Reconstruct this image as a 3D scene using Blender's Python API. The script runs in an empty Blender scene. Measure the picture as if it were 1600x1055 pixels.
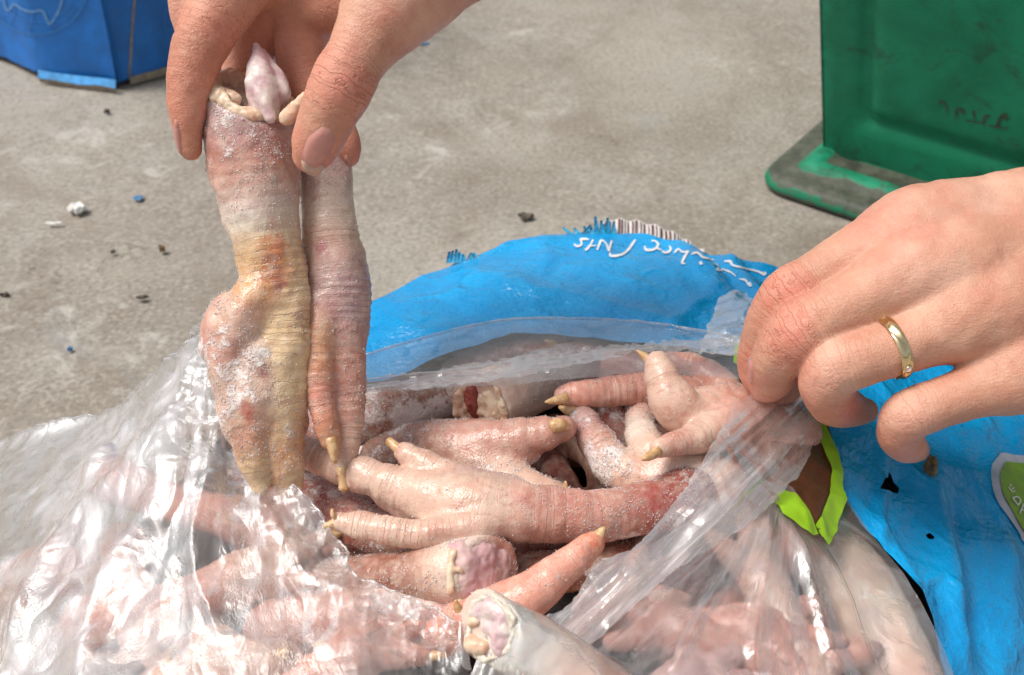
import bpy, bmesh, math, random
import numpy as np
from mathutils import Vector, Matrix, Euler
from mathutils.geometry import delaunay_2d_cdt
from mathutils.bvhtree import BVHTree

random.seed(7)
RNG = np.random.default_rng(11)
scene = bpy.context.scene
COL = scene.collection

# ------------------------------------------------------------------ camera
F_PX, W_PX, H_PX = 1778.0, 1600.0, 1055.0
PITCH, CAM_H = math.radians(38.0), 0.393
cam_d = bpy.data.cameras.new('camera')
cam_d.sensor_width = 36.0
cam_d.lens = 36.0 * F_PX / W_PX
cam_d.clip_start, cam_d.clip_end = 0.01, 60.0
cam_d.dof.use_dof = True
cam_d.dof.focus_distance = 0.405
cam_d.dof.aperture_fstop = 17.0
cam = bpy.data.objects.new('camera', cam_d)
COL.objects.link(cam)
cam.location = (0, 0, CAM_H)
cam.rotation_euler = (math.pi / 2 - PITCH, 0, 0)
scene.camera = cam

# ------------------------------------------------------------------ light
SUN_EL, SUN_AZ = math.radians(63.0), math.radians(-92.0)   # azimuth from +Y, clockwise positive (seen from above)
world = bpy.data.worlds.new('World')
scene.world = world
world.use_nodes = True
wt = world.node_tree
bg = wt.nodes['Background']
sky = wt.nodes.new('ShaderNodeTexSky')
sky.sky_type = 'NISHITA'
sky.sun_disc = False
sky.sun_elevation, sky.sun_rotation = SUN_EL, SUN_AZ
sky.air_density, sky.dust_density, sky.ozone_density = 1.0, 4.0, 1.0
hsv = wt.nodes.new('ShaderNodeHueSaturation')      # a veil of cloud takes most of the blue away
hsv.inputs['Saturation'].default_value = 0.22
wt.links.new(sky.outputs[0], hsv.inputs['Color'])
wt.links.new(hsv.outputs[0], bg.inputs[0])
bg.inputs[1].default_value = 0.105
sun_d = bpy.data.lights.new('sun', 'SUN')
sun_d.energy, sun_d.angle, sun_d.color = 2.6, math.radians(26.0), (1.0, 0.96, 0.90)
sun = bpy.data.objects.new('sun', sun_d)
COL.objects.link(sun)
_sv = Vector((math.sin(SUN_AZ) * math.cos(SUN_EL), math.cos(SUN_AZ) * math.cos(SUN_EL), math.sin(SUN_EL)))
sun.rotation_euler = _sv.to_track_quat('Z', 'Y').to_euler()
sun.location = _sv * 5
scene.view_settings.view_transform = 'Standard'
scene.view_settings.look = 'None'
scene.view_settings.exposure = 0.22
scene.view_settings.gamma = 1.0
scene.cycles.transparent_max_bounces = 16
scene.cycles.max_bounces = 8

# ------------------------------------------------------------------ measuring: a photo pixel and a height (or a distance) give a point
FWD = np.array([0, math.cos(PITCH), -math.sin(PITCH)])
UPV = np.array([0, math.sin(PITCH), math.cos(PITCH)])
def ray(u, v):
    return np.array([(u - 800) / F_PX, 0, 0]) + UPV * ((527.5 - v) / F_PX) + FWD
def pt(u, v, q):
    """q > 0.3: distance along the optical axis; otherwise height above the ground."""
    r = ray(u, v)
    d = q if q > 0.3 else (CAM_H - q) / -r[2]
    return np.array([0, 0, CAM_H]) + r * d
def dep(u, v, q):
    return q if q > 0.3 else (CAM_H - q) / -ray(u, v)[2]

# ------------------------------------------------------------------ noise
def _hash(ix, iy, iz, seed):
    h = (ix.astype(np.int64) * 374761393 + iy.astype(np.int64) * 668265263 + iz.astype(np.int64) * 2147483647 + seed * 974711) & 0xffffffff
    h = ((h ^ (h >> 13)) * 1274126177) & 0xffffffff
    h = ((h ^ (h >> 16)) * 2246822519) & 0xffffffff
    return ((h ^ (h >> 15)) & 0xffff).astype(np.float64) / 65535.0
def noise(p, seed=0):
    """value noise in -1..1, p: (N,3)"""
    i = np.floor(p).astype(np.int64); f = p - i
    f = f * f * f * (f * (f * 6 - 15) + 10)
    r = 0
    for dx in (0, 1):
        wx = f[:, 0] if dx else 1 - f[:, 0]
        for dy in (0, 1):
            wy = f[:, 1] if dy else 1 - f[:, 1]
            for dz in (0, 1):
                wz = f[:, 2] if dz else 1 - f[:, 2]
                r = r + wx * wy * wz * _hash(i[:, 0] + dx, i[:, 1] + dy, i[:, 2] + dz, seed)
    return r * 2 - 1
def fbm(p, oct=3, seed=0):
    a, r = 1.0, 0
    for k in range(oct):
        r = r + a * noise(p * 2.03 ** k + 17.3 * k, seed + k); a *= 0.5
    return r
def ridged(p, oct=3, seed=0):
    a, r = 1.0, 0
    for k in range(oct):
        r = r + a * (1 - 2 * np.abs(noise(p * 1.9 ** k + 9.1 * k, seed + k))); a *= 0.5
    return r

# ------------------------------------------------------------------ object helpers
def tag(o, label=None, cat=None, group=None, kind=None):
    if label: o['label'] = label
    if cat: o['category'] = cat
    if group: o['group'] = group
    if kind: o['kind'] = kind
    return o
def empty(name, loc=(0, 0, 0)):
    o = bpy.data.objects.new(name, None); COL.objects.link(o)
    o.location = loc; o.empty_display_size = 0.02
    return o
def mesh_obj(name, verts, faces, mat=None, parent=None, origin=None, smooth=True, attrs=None):
    verts = np.asarray(verts, dtype=np.float64)
    if origin is not None and len(verts): verts = verts - np.asarray(origin)
    me = bpy.data.meshes.new(name)
    if isinstance(faces, np.ndarray):
        n, k = faces.shape
        me.vertices.add(len(verts)); me.vertices.foreach_set('co', verts.astype(np.float32).ravel())
        me.loops.add(n * k); me.loops.foreach_set('vertex_index', faces.astype(np.int32).ravel())
        me.polygons.add(n); me.polygons.foreach_set('loop_start', np.arange(0, n * k, k, dtype=np.int32))
        me.update(calc_edges=True); me.validate()
    else:
        me.from_pydata([tuple(v) for v in verts], [], [tuple(f) for f in faces]); me.update()
    if smooth: me.polygons.foreach_set('use_smooth', np.ones(len(me.polygons), dtype=bool))
    if attrs:
        for an, av in attrs.items():
            av = np.asarray(av, dtype=np.float32)
            if av.ndim == 2:
                a = me.attributes.new(an, 'FLOAT_COLOR', 'POINT')
                c4 = np.ones((len(av), 4), dtype=np.float32); c4[:, :av.shape[1]] = av
                a.data.foreach_set('color', c4.ravel())
            else:
                a = me.attributes.new(an, 'FLOAT', 'POINT'); a.data.foreach_set('value', av)
    o = bpy.data.objects.new(name, me); COL.objects.link(o)
    if mat: me.materials.append(mat)
    if parent is not None: o.parent = parent
    elif origin is not None: o.location = origin
    return o

# ------------------------------------------------------------------ distance-field modelling of bodies
def spline(ctrl, per=5):
    """Catmull-Rom through rows of ctrl (any columns)"""
    c = np.asarray(ctrl, dtype=np.float64)
    if len(c) == 1: return c
    if len(c) == 2:
        t = np.linspace(0, 1, per + 1)[:, None]
        return c[0] * (1 - t) + c[1] * t
    e = np.vstack([2 * c[0] - c[1], c, 2 * c[-1] - c[-2]])
    out = []
    for i in range(1, len(e) - 2):
        t = np.linspace(0, 1, per, endpoint=False)[:, None]
        p0, p1, p2, p3 = e[i - 1], e[i], e[i + 1], e[i + 2]
        out.append(0.5 * (2 * p1 + (p2 - p0) * t + (2 * p0 - 5 * p1 + 4 * p2 - p3) * t * t + (3 * p1 - p0 - 3 * p2 + p3) * t ** 3))
    out.append(c[-1:]); return np.vstack(out)

class Chain:
    """A tapered tube along a spline. rows: (u, v, q, r_px[, colour[, wrinkle[, frost]]])"""
    def __init__(self, rows, k=2.0, ring=0.0, lam=2.2, dorsal=None, cut=None, per=4, col=(.6, .4, .32), frost=0.3, ringw=1.0, world=False, knob=0.0):
        P, R, C, Wk, Fr = [], [], [], [], []
        for row in rows:
            u, v, q, r = row[:4]
            P.append((u, v, q) if world else pt(u, v, q)); R.append(r if world else r * dep(u, v, q) / F_PX)
            C.append(row[4] if len(row) > 4 and row[4] is not None else col)
            Wk.append(row[5] if len(row) > 5 and row[5] is not None else ringw)
            Fr.append(row[6] if len(row) > 6 and row[6] is not None else frost)
        A = np.hstack([np.array(P), np.array(R)[:, None], np.array(C), np.array(Wk)[:, None], np.array(Fr)[:, None]])
        A = spline(A, per)
        self.p, self.r, self.c = A[:, :3], np.maximum(A[:, 3], 1e-4), np.clip(A[:, 4:7], 0, 1)
        self.w, self.f = np.clip(A[:, 7], 0, 2), np.clip(A[:, 8], 0, 1)
        seg = np.linalg.norm(np.diff(self.p, axis=0), axis=1)
        self.t = np.concatenate([[0], np.cumsum(seg)])
        if knob: self.r = self.r * (1 + knob * np.clip(self.w, 0, 1) * np.sin(2 * math.pi * self.t / 0.0098 + 0.6))
        self.k, self.ring, self.lam = k * 1e-3, ring * 1e-3, lam * 1e-3
        d = np.array([0, -0.45, 0.9]) if dorsal is None else np.array(dorsal, float)
        self.dors = d / np.linalg.norm(d)
        self.cut = cut      # list of (point, normal): matter on the normal's side is removed
    def seg_dist(self, i, X):
        a, b = self.p[i], self.p[i + 1]
        ab = b - a; L2 = max(ab @ ab, 1e-12)
        h = np.clip(((X - a) @ ab) / L2, 0, 1)
        q = X - a - h[..., None] * ab
        d = np.sqrt((q * q).sum(-1))
        r = self.r[i] + h * (self.r[i + 1] - self.r[i])
        if self.ring > 0:
            t = self.t[i] + h * (self.t[i + 1] - self.t[i])
            w = self.w[i] + h * (self.w[i + 1] - self.w[i])
            side = np.clip((q @ self.dors) / np.maximum(d, 1e-6) * 1.2 + 0.25, 0, 1)
            r = r + self.ring * w * side * (np.abs(np.sin(math.pi * t / self.lam)) - 0.6)
        return d - r, h

def smin(a, b, k):
    h = np.maximum(k - np.abs(a - b), 0) / k
    return np.minimum(a, b) - h * h * k * 0.25

def surface_nets(Fd, org, h):
    S = Fd < 0
    c = [S[dx:S.shape[0] - 1 + dx, dy:S.shape[1] - 1 + dy, dz:S.shape[2] - 1 + dz] for dx in (0, 1) for dy in (0, 1) for dz in (0, 1)]
    anyc = c[0].copy(); allc = c[0].copy()
    for s in c[1:]: anyc |= s; allc &= s
    I = np.argwhere(anyc & ~allc)
    vid = np.full(anyc.shape, -1, dtype=np.int32); vid[I[:, 0], I[:, 1], I[:, 2]] = np.arange(len(I))
    offs = np.array([(dx, dy, dz) for dx in (0, 1) for dy in (0, 1) for dz in (0, 1)])
    V = np.stack([Fd[I[:, 0] + o[0], I[:, 1] + o[1], I[:, 2] + o[2]] for o in offs], 1).astype(np.float64)
    acc = np.zeros((len(I), 3)); cnt = np.zeros(len(I))
    for a in range(8):
        for b in range(a + 1, 8):
            if np.abs(offs[a] - offs[b]).sum() != 1: continue
            va, vb = V[:, a], V[:, b]
            m = (va < 0) != (vb < 0)
            t = np.where(m, va / np.where(m, va - vb, 1), 0)
            acc += np.where(m[:, None], offs[a] + t[:, None] * (offs[b] - offs[a]), 0); cnt += m
    verts = org + (I + acc / np.maximum(cnt, 1)[:, None]) * h
    faces = []
    for ax in range(3):
        sl0 = [slice(None)] * 3; sl1 = [slice(None)] * 3
        sl0[ax] = slice(0, -1); sl1[ax] = slice(1, None)
        A, B = S[tuple(sl0)], S[tuple(sl1)]
        b, c2 = (ax + 1) % 3, (ax + 2) % 3
        E = np.argwhere(A != B)
        ok = (E[:, b] > 0) & (E[:, c2] > 0) & (E[:, b] < S.shape[b] - 1) & (E[:, c2] < S.shape[c2] - 1)
        E = E[ok]
        ins = A[E[:, 0], E[:, 1], E[:, 2]]
        def g(db, dc):
            q = E.copy(); q[:, b] += db; q[:, c2] += dc
            return vid[q[:, 0], q[:, 1], q[:, 2]]
        Q = np.stack([g(-1, -1), g(0, -1), g(0, 0), g(-1, 0)], 1)
        Q[~ins] = Q[~ins][:, ::-1]
        faces.append(Q)
    return verts, np.vstack(faces)

def build_body(chains, step=1.0, disp=(), spots=(), carve=(), seed=0, crust=False):
    h = step * 1e-3
    lo = np.min([(c.p - c.r[:, None]).min(0) for c in chains], 0) - 0.006
    hi = np.max([(c.p + c.r[:, None]).max(0) for c in chains], 0) + 0.006
    n = np.ceil((hi - lo) / h).astype(int) + 1
    D = np.full(n, 1.0, dtype=np.float32)
    def box(a, b, pad):
        i0 = np.maximum(np.floor((np.minimum(a, b) - pad - lo) / h).astype(int), 0)
        i1 = np.minimum(np.ceil((np.maximum(a, b) + pad - lo) / h).astype(int) + 1, n)
        return i0, i1
    def grid(i0, i1):
        ax = [lo[j] + np.arange(i0[j], i1[j]) * h for j in range(3)]
        return np.stack(np.meshgrid(*ax, indexing='ij'), -1)
    for c in chains:
        pad = c.k + 3 * h + c.ring
        rm = c.r.max() + pad
        j0, j1 = box(c.p.min(0), c.p.max(0), rm)
        L = np.full(j1 - j0, 1.0, dtype=np.float32)
        for i in range(len(c.p) - 1):
            i0, i1 = box(c.p[i], c.p[i + 1], max(c.r[i], c.r[i + 1]) + pad)
            X = grid(i0, i1)
            d, _ = c.seg_dist(i, X)
            s = tuple(slice(i0[j] - j0[j], i1[j] - j0[j]) for j in range(3))
            L[s] = np.minimum(L[s], d)
        if c.cut:
            X = grid(j0, j1)
            for (q, nn) in c.cut:
                nn = np.asarray(nn, float); nn = nn / np.linalg.norm(nn)
                pl = (X - np.asarray(q)) @ nn
                L = -smin(-L, -pl, 0.0016)
        s = tuple(slice(j0[j], j1[j]) for j in range(3))
        D[s] = smin(D[s], L, c.k)
    for (q, r, kk) in carve:          # hollows
        q = np.asarray(q); i0, i1 = box(q, q, r + 0.01)
        X = grid(i0, i1); s = tuple(slice(i0[j], i1[j]) for j in range(3))
        D[s] = -smin(-D[s], np.linalg.norm(X - q, axis=-1) - r, kk)
    V, Fc = surface_nets(D, lo, h)
    # per-vertex data from the nearest chains
    N = len(V)
    best = np.full(N, 9.0); tt = np.zeros(N); ww = np.zeros(N)
    csum = np.zeros((N, 3)); fsum = np.zeros(N); wsum = np.zeros(N)
    for c in chains:
        bb = np.full(N, 9.0); tb = np.zeros(N); cb = np.zeros((N, 3)); wb = np.zeros(N); fb = np.zeros(N)
        for i in range(len(c.p) - 1):
            m = np.all((V > np.minimum(c.p[i], c.p[i + 1]) - c.r.max() - 0.008) & (V < np.maximum(c.p[i], c.p[i + 1]) + c.r.max() + 0.008), 1)
            ix = np.nonzero(m)[0]
            if not len(ix): continue
            d, hh = c.seg_dist(i, V[ix])
            up = d < bb[ix]; jx = ix[up]; hh = hh[up]
            bb[jx] = d[up]; tb[jx] = c.t[i] + hh * (c.t[i + 1] - c.t[i])
            cb[jx] = c.c[i] + hh[:, None] * (c.c[i + 1] - c.c[i])
            wb[jx] = c.w[i] + hh * (c.w[i + 1] - c.w[i]); fb[jx] = c.f[i] + hh * (c.f[i + 1] - c.f[i])
        u = bb < best
        best[u] = bb[u]; tt[u] = tb[u] + c.t[0]; ww[u] = wb[u]
        wgt = np.exp(-np.maximum(bb, 0) / 0.0012) * (bb < 8)
        csum += wgt[:, None] * cb; fsum += wgt * fb; wsum += wgt
    wsum = np.maximum(wsum, 1e-9)
    colr = csum / wsum[:, None]; fr = fsum / wsum
    # wobble
    for (sc, amp) in disp:
        nrm = vert_normals(V, Fc)
        V = V + nrm * (fbm(V / (sc * 1e-3) + seed * 3.7, 2, seed)[:, None] * amp * 1e-3)
    if crust:
        nrm = vert_normals(V, Fc)
        V = V + nrm * (np.clip(fr - 0.12, 0, 1) * (0.5 + noise(V / 0.0015, seed + 77)) * np.clip(0.4 + fbm(V / 0.011 + seed, 2, seed + 3), 0, 1.2) * 0.00026)[:, None]
    # low-frequency mottling of the pigment
    mo = fbm(V / 0.012 + seed * 1.9, 3, seed + 50)
    colr = colr * (1 + 0.16 * mo[:, None] * np.array([0.5, 1.0, 1.1]))
    for sp in spots:
        q, r, cc, st = sp[:4]
        d = np.linalg.norm((V - np.asarray(q)) / (np.asarray(sp[4]) if len(sp) > 4 else 1.0), axis=1)
        wob = 1 + 0.45 * fbm(V / (r * 0.6) + seed, 2, seed + 9)
        m = np.clip(1.35 - d / (r * np.maximum(wob, 0.2)), 0, 1) * st
        m = np.clip(m, 0, 1)
        colr = colr * (1 - m[:, None]) + np.asarray(cc) * m[:, None]
    return V, Fc, dict(col=np.clip(colr, 0, 1), ringt=tt * 1000.0, ringw=ww, frost=fr)

def vert_normals(V, Fc):
    a, b, c, d = (V[Fc[:, j]] for j in range(4))
    fn = np.cross(c - a, d - b)
    nn = np.zeros_like(V)
    for j in range(4):
        for ax in range(3): nn[:, ax] += np.bincount(Fc[:, j], fn[:, ax], len(V))
    return nn / np.maximum(np.linalg.norm(nn, axis=1), 1e-12)[:, None]

# ------------------------------------------------------------------ materials
def new_mat(name):
    m = bpy.data.materials.new(name); m.use_nodes = True
    nt = m.node_tree; nt.nodes.clear()
    out = nt.nodes.new('ShaderNodeOutputMaterial')
    return m, nt, out
class NB:
    def __init__(s, nt): s.nt = nt
    def n(s, t, **kw):
        nd = s.nt.nodes.new(t)
        for k, v in kw.items(): setattr(nd, k, v)
        return nd
    def l(s, a, b): s.nt.links.new(a, b)
    def val(s, x, sock):
        if hasattr(x, 'is_linked') or hasattr(x, 'links'): s.l(x, sock)
        else: sock.default_value = x
    def math(s, op, a, b=0.0, c=None, clamp=False):
        nd = s.n('ShaderNodeMath', operation=op); nd.use_clamp = clamp
        s.val(a, nd.inputs[0]); s.val(b, nd.inputs[1])
        if c is not None: s.val(c, nd.inputs[2])
        return nd.outputs[0]
    def mix(s, f, a, b, mode='MIX'):
        nd = s.n('ShaderNodeMix', data_type='RGBA', blend_type=mode)
        s.val(f, nd.inputs[0])
        for x, sock in ((a, nd.inputs[6]), (b, nd.inputs[7])):
            if isinstance(x, (tuple, list)): sock.default_value = (*x, 1) if len(x) == 3 else x
            else: s.l(x, sock)
        return nd.outputs[2]
    def noise(s, vec, scale, detail=3, rough=0.55, dist=0.0):
        nd = s.n('ShaderNodeTexNoise'); nd.inputs['Scale'].default_value = scale
        nd.inputs['Detail'].default_value = detail; nd.inputs['Roughness'].default_value = rough
        nd.inputs['Distortion'].default_value = dist
        if vec is not None: s.l(vec, nd.inputs['Vector'])
        return nd.outputs['Fac']
    def voro(s, vec, scale, feature='F1', rnd=1.0):
        nd = s.n('ShaderNodeTexVoronoi', feature=feature); nd.inputs['Scale'].default_value = scale
        nd.inputs['Randomness'].default_value = rnd
        if vec is not None: s.l(vec, nd.inputs['Vector'])
        return nd.outputs['Distance']
    def ramp(s, x, lo, hi):
        nd = s.n('ShaderNodeMapRange'); nd.clamp = True; nd.interpolation_type = 'SMOOTHSTEP'
        s.l(x, nd.inputs[0]); s.val(lo, nd.inputs[1]); s.val(hi, nd.inputs[2])
        return nd.outputs[0]
    def attr(s, name, fac=True):
        nd = s.n('ShaderNodeAttribute'); nd.attribute_name = name
        return nd.outputs['Fac'] if fac else nd.outputs['Color']
    def obj(s): return s.n('ShaderNodeTexCoord').outputs['Object']
    def geo(s): return s.n('ShaderNodeNewGeometry').outputs['Position']
    def bump(s, h, strength, dist, nrm=None):
        nd = s.n('ShaderNodeBump'); nd.inputs['Strength'].default_value = strength; nd.inputs['Distance'].default_value = dist
        s.l(h, nd.inputs['Height'])
        if nrm is not None: s.l(nrm, nd.inputs['Normal'])
        return nd.outputs[0]
    def principled(s, **kw):
        nd = s.n('ShaderNodeBsdfPrincipled')
        for k, v in kw.items(): s.val(v, nd.inputs[k.replace('_', ' ')]) if not isinstance(v, tuple) else setattr(nd.inputs[k.replace('_', ' ')], 'default_value', v)
        return nd

def mat_poultry():
    m, nt, out = new_mat('poultry_skin'); b = NB(nt)
    co = b.obj(); col = b.attr('col', False); fr = b.attr('frost'); rt = b.attr('ringt'); rw = b.attr('ringw')
    mot = b.noise(co, 260, 4, 0.6)
    c1 = b.mix(b.ramp(mot, 0.35, 0.75), col, b.mix(0.45, col, (0.74, 0.60, 0.49)))
    vein = b.ramp(b.noise(co, 120, 3, 0.6, 1.2), 0.56, 0.72)
    c1 = b.mix(b.math('MULTIPLY', vein, 0.42), c1, (0.40, 0.13, 0.11))
    c1 = b.mix(b.math('MULTIPLY', b.ramp(b.noise(co, 48, 3, 0.6, 0.8), 0.50, 0.70), 0.27), c1, (0.47, 0.165, 0.13))
    # scutes across toes and shanks
    wob = b.noise(co, 220, 2)
    ph = b.math('MULTIPLY_ADD', wob, 4.5, b.math('MULTIPLY', rt, 2.75))
    ringv = b.math('ABSOLUTE', b.math('SINE', b.math('MULTIPLY', ph, 0.5)))
    groove = b.math('MULTIPLY', b.math('SUBTRACT', 1.0, b.ramp(ringv, 0.0, 0.34)), b.math('MULTIPLY', rw, b.ramp(b.noise(co, 130, 2), 0.28, 0.50)))
    c1 = b.mix(b.math('MULTIPLY', groove, 0.40), c1, (0.46, 0.22, 0.15))
    # frost: crusts of rime
    fn = b.noise(co, 95, 5, 0.68); fg = b.noise(co, 900, 3, 0.7)
    thr = b.math('MULTIPLY_ADD', fr, -0.42, 0.79)
    fmask = b.ramp(b.math('MULTIPLY_ADD', fg, 0.28, b.math('SUBTRACT', fn, 0.14)), thr, b.math('ADD', thr, 0.12))
    c2 = b.mix(b.math('MULTIPLY', fmask, b.math('MULTIPLY_ADD', fg, 0.9, 0.28), clamp=True), c1, (0.86, 0.79, 0.77))
    pebble = b.voro(co, 1150, 'F1')
    hgt = b.math('MULTIPLY_ADD', groove, -0.6, b.math('MULTIPLY', pebble, -0.30))
    hgt = b.math('MULTIPLY_ADD', mot, 0.30, hgt)
    hgt = b.math('MULTIPLY_ADD', fmask, b.math('MULTIPLY_ADD', fg, 1.6, 0.2), hgt)
    nrm = b.bump(hgt, 0.65, 0.00055)
    p = b.principled(Base_Color=c2, Roughness=b.math('MULTIPLY_ADD', fmask, 0.25, b.math('MULTIPLY_ADD', mot, 0.3, 0.16)), Normal=nrm)
    p.inputs['Subsurface Weight'].default_value = 0.25
    p.inputs['Subsurface Radius'].default_value = (1.0, 0.42, 0.26)
    p.inputs['Subsurface Scale'].default_value = 0.003
    p.inputs['Specular IOR Level'].default_value = 0.55
    b.l(p.outputs[0], out.inputs[0]); return m

def mat_hand():
    m, nt, out = new_mat('hand_skin'); b = NB(nt)
    co = b.obj(); col = b.attr('col', False); rt = b.attr('ringt'); rw = b.attr('ringw')
    n1 = b.noise(co, 70, 4, 0.6); n2 = b.noise(co, 420, 3, 0.6)
    c = b.mix(b.ramp(n1, 0.38, 0.72), col, b.mix(0.5, col, (0.58, 0.24, 0.165)))
    c = b.mix(b.math('MULTIPLY', b.ramp(n2, 0.45, 0.75), 0.35), c, (0.66, 0.40, 0.29))
    wob = b.noise(co, 160, 3, 0.6)
    ph = b.math('MULTIPLY_ADD', wob, 7.0, b.math('MULTIPLY', rt, 1.9))
    crease = b.math('SUBTRACT', 1.0, b.ramp(b.math('ABSOLUTE', b.math('SINE', ph)), 0.0, 0.5))
    crease = b.math('MULTIPLY', crease, rw)
    c = b.mix(b.math('MULTIPLY', crease, 0.42), c, (0.40, 0.12, 0.08))
    c = b.mix(b.math('MULTIPLY', b.ramp(b.noise(co, 34, 3, 0.6), 0.5, 0.72), 0.22), c, (0.63, 0.22, 0.16))
    v1 = b.voro(co, 820, 'DISTANCE_TO_EDGE'); v2 = b.voro(co, 1700, 'F1')
    fine = b.ramp(v1, 0.0, 0.22)
    stre = b.n('ShaderNodeMapping'); stre.inputs['Scale'].default_value = (420, 1500, 900); stre.inputs['Rotation'].default_value = (0.3, 0.2, 0.5)
    b.l(co, stre.inputs['Vector'])
    lines = b.noise(stre.outputs[0], 1.0, 2, 0.5)
    h = b.math('MULTIPLY_ADD', crease, -0.8, b.math('MULTIPLY', fine, 0.16))
    h = b.math('MULTIPLY_ADD', v2, -0.2, h); h = b.math('MULTIPLY_ADD', lines, 0.75, h); h = b.math('MULTIPLY_ADD', n2, 0.3, h)
    nrm = b.bump(h, 0.62, 0.00045)
    p = b.principled(Base_Color=c, Roughness=b.math('MULTIPLY_ADD', n2, 0.2, 0.40), Normal=nrm)
    p.inputs['Subsurface Weight'].default_value = 0.18
    p.inputs['Subsurface Radius'].default_value = (1.0, 0.35, 0.20)
    p.inputs['Subsurface Scale'].default_value = 0.003
    p.inputs['Specular IOR Level'].default_value = 0.42
    b.l(p.outputs[0], out.inputs[0]); return m

def mat_simple(name, colour, rough=0.5, metal=0.0, sss=0.0, var=0.15, scale=300, bump=0.2, bdist=0.0004, coat=0.0, colour2=None):
    m, nt, out = new_mat(name); b = NB(nt); co = b.obj()
    n = b.noise(co, scale, 4, 0.6)
    dark = tuple(x * (1 - var * 2.2) for x in colour) if colour2 is None else colour2
    c = b.mix(b.ramp(n, 0.3, 0.7), dark, colour)
    p = b.principled(Base_Color=c, Roughness=b.math('MULTIPLY_ADD', n, 0.25, rough - 0.12), Normal=b.bump(n, bump, bdist))
    p.inputs['Metallic'].default_value = metal; p.inputs['Coat Weight'].default_value = coat
    if sss:
        p.inputs['Subsurface Weight'].default_value = sss; p.inputs['Subsurface Radius'].default_value = (1, .5, .3); p.inputs['Subsurface Scale'].default_value = 0.002
    b.l(p.outputs[0], out.inputs[0]); return m

def mat_film(name, haze=0.14, gloss=1.0, milky=0.5, stretch=(1, 1), fine=1.0, tint=(0.93, 0.92, 0.93), rough=0.10, cap=0.45, blur=0.0):
    """thin clear polythene: see-through, mirror-like where it is wet or taut, milky where it is creased, partly as painted sky reflection"""
    m, nt, out = new_mat(name); b = NB(nt)
    uvn = b.n('ShaderNodeAttribute'); uvn.attribute_name = 'fuv'
    mp = b.n('ShaderNodeMapping'); mp.inputs['Scale'].default_value = (stretch[0], stretch[1], 1)
    b.l(uvn.outputs['Vector'], mp.inputs['Vector'])
    st = mp.outputs[0]; pos = b.obj(); hz = b.attr('haze')
    a1 = b.noise(st, 60, 1, 0.5, 0.8); a2 = b.noise(st, 210, 2, 0.5, 1.0)
    i1 = b.noise(pos, 42, 1, 0.5, 1.0); i2 = b.noise(pos, 120, 1, 0.5, 0.6)
    def rid(x): return b.math('ABSOLUTE', b.math('SUBTRACT', x, 0.5))
    h = b.math('MULTIPLY_ADD', rid(a1), 2.6, b.math('MULTIPLY', rid(a2), 0.42))
    h = b.math('MULTIPLY_ADD', rid(i1), 3.0, h)
    h = b.math('MULTIPLY_ADD', rid(i2), 0.55, h)
    drops = b.ramp(b.voro(pos, 520, 'F1'), 0.32, 0.12)
    h = b.math('MULTIPLY_ADD', b.math('MULTIPLY', drops, b.ramp(i2, 0.5, 0.7)), 0.10, h)
    crk = b.noise(st, 480, 2, 0.6, 1.5)
    h = b.math('MULTIPLY_ADD', b.math('MULTIPLY', rid(crk), b.ramp(a1, 0.45, 0.65)), 0.60, h)
    nrm = b.bump(h, fine, 0.0030)
    fre = b.n('ShaderNodeFresnel'); fre.inputs['IOR'].default_value = 1.5; b.l(nrm, fre.inputs['Normal'])
    gl = b.n('ShaderNodeBsdfGlossy'); gl.inputs['Color'].default_value = (1, 1, 1, 1)
    b.l(b.math('MULTIPLY_ADD', i2, 0.26, rough), gl.inputs['Roughness']); b.l(nrm, gl.inputs['Normal'])
    tr = b.n('ShaderNodeBsdfTransparent'); tr.inputs['Color'].default_value = (*tint, 1)
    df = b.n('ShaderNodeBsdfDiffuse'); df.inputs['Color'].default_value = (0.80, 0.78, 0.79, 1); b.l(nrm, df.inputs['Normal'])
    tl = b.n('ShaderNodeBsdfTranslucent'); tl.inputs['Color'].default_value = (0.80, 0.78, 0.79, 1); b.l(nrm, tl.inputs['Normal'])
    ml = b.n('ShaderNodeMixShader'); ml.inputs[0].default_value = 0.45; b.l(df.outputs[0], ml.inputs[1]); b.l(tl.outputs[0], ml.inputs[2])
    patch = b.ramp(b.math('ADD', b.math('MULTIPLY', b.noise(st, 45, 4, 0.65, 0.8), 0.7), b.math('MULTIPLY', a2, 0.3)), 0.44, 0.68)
    mk = b.math('MULTIPLY', b.math('MULTIPLY_ADD', patch, milky, haze), hz, clamp=True)  # white diffuse share: the film's own haze plus painted sky reflection
    rf = b.n('ShaderNodeBsdfRefraction'); rf.inputs['IOR'].default_value = 1.03; rf.inputs['Roughness'].default_value = 0.42; rf.inputs['Color'].default_value = (.97, .95, .96, 1)
    tb = b.n('ShaderNodeMixShader'); tb.inputs[0].default_value = blur; b.l(tr.outputs[0], tb.inputs[1]); b.l(rf.outputs[0], tb.inputs[2])
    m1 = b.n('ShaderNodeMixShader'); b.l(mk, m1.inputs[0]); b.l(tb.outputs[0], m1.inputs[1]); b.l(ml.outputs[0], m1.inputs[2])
    m2 = b.n('ShaderNodeMixShader'); b.l(b.math('MINIMUM', b.math('MULTIPLY', fre.outputs[0], 1.7 * gloss), cap), m2.inputs[0])
    b.l(m1.outputs[0], m2.inputs[1]); b.l(gl.outputs[0], m2.inputs[2])
    b.l(m2.outputs[0], out.inputs[0]); return m

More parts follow.
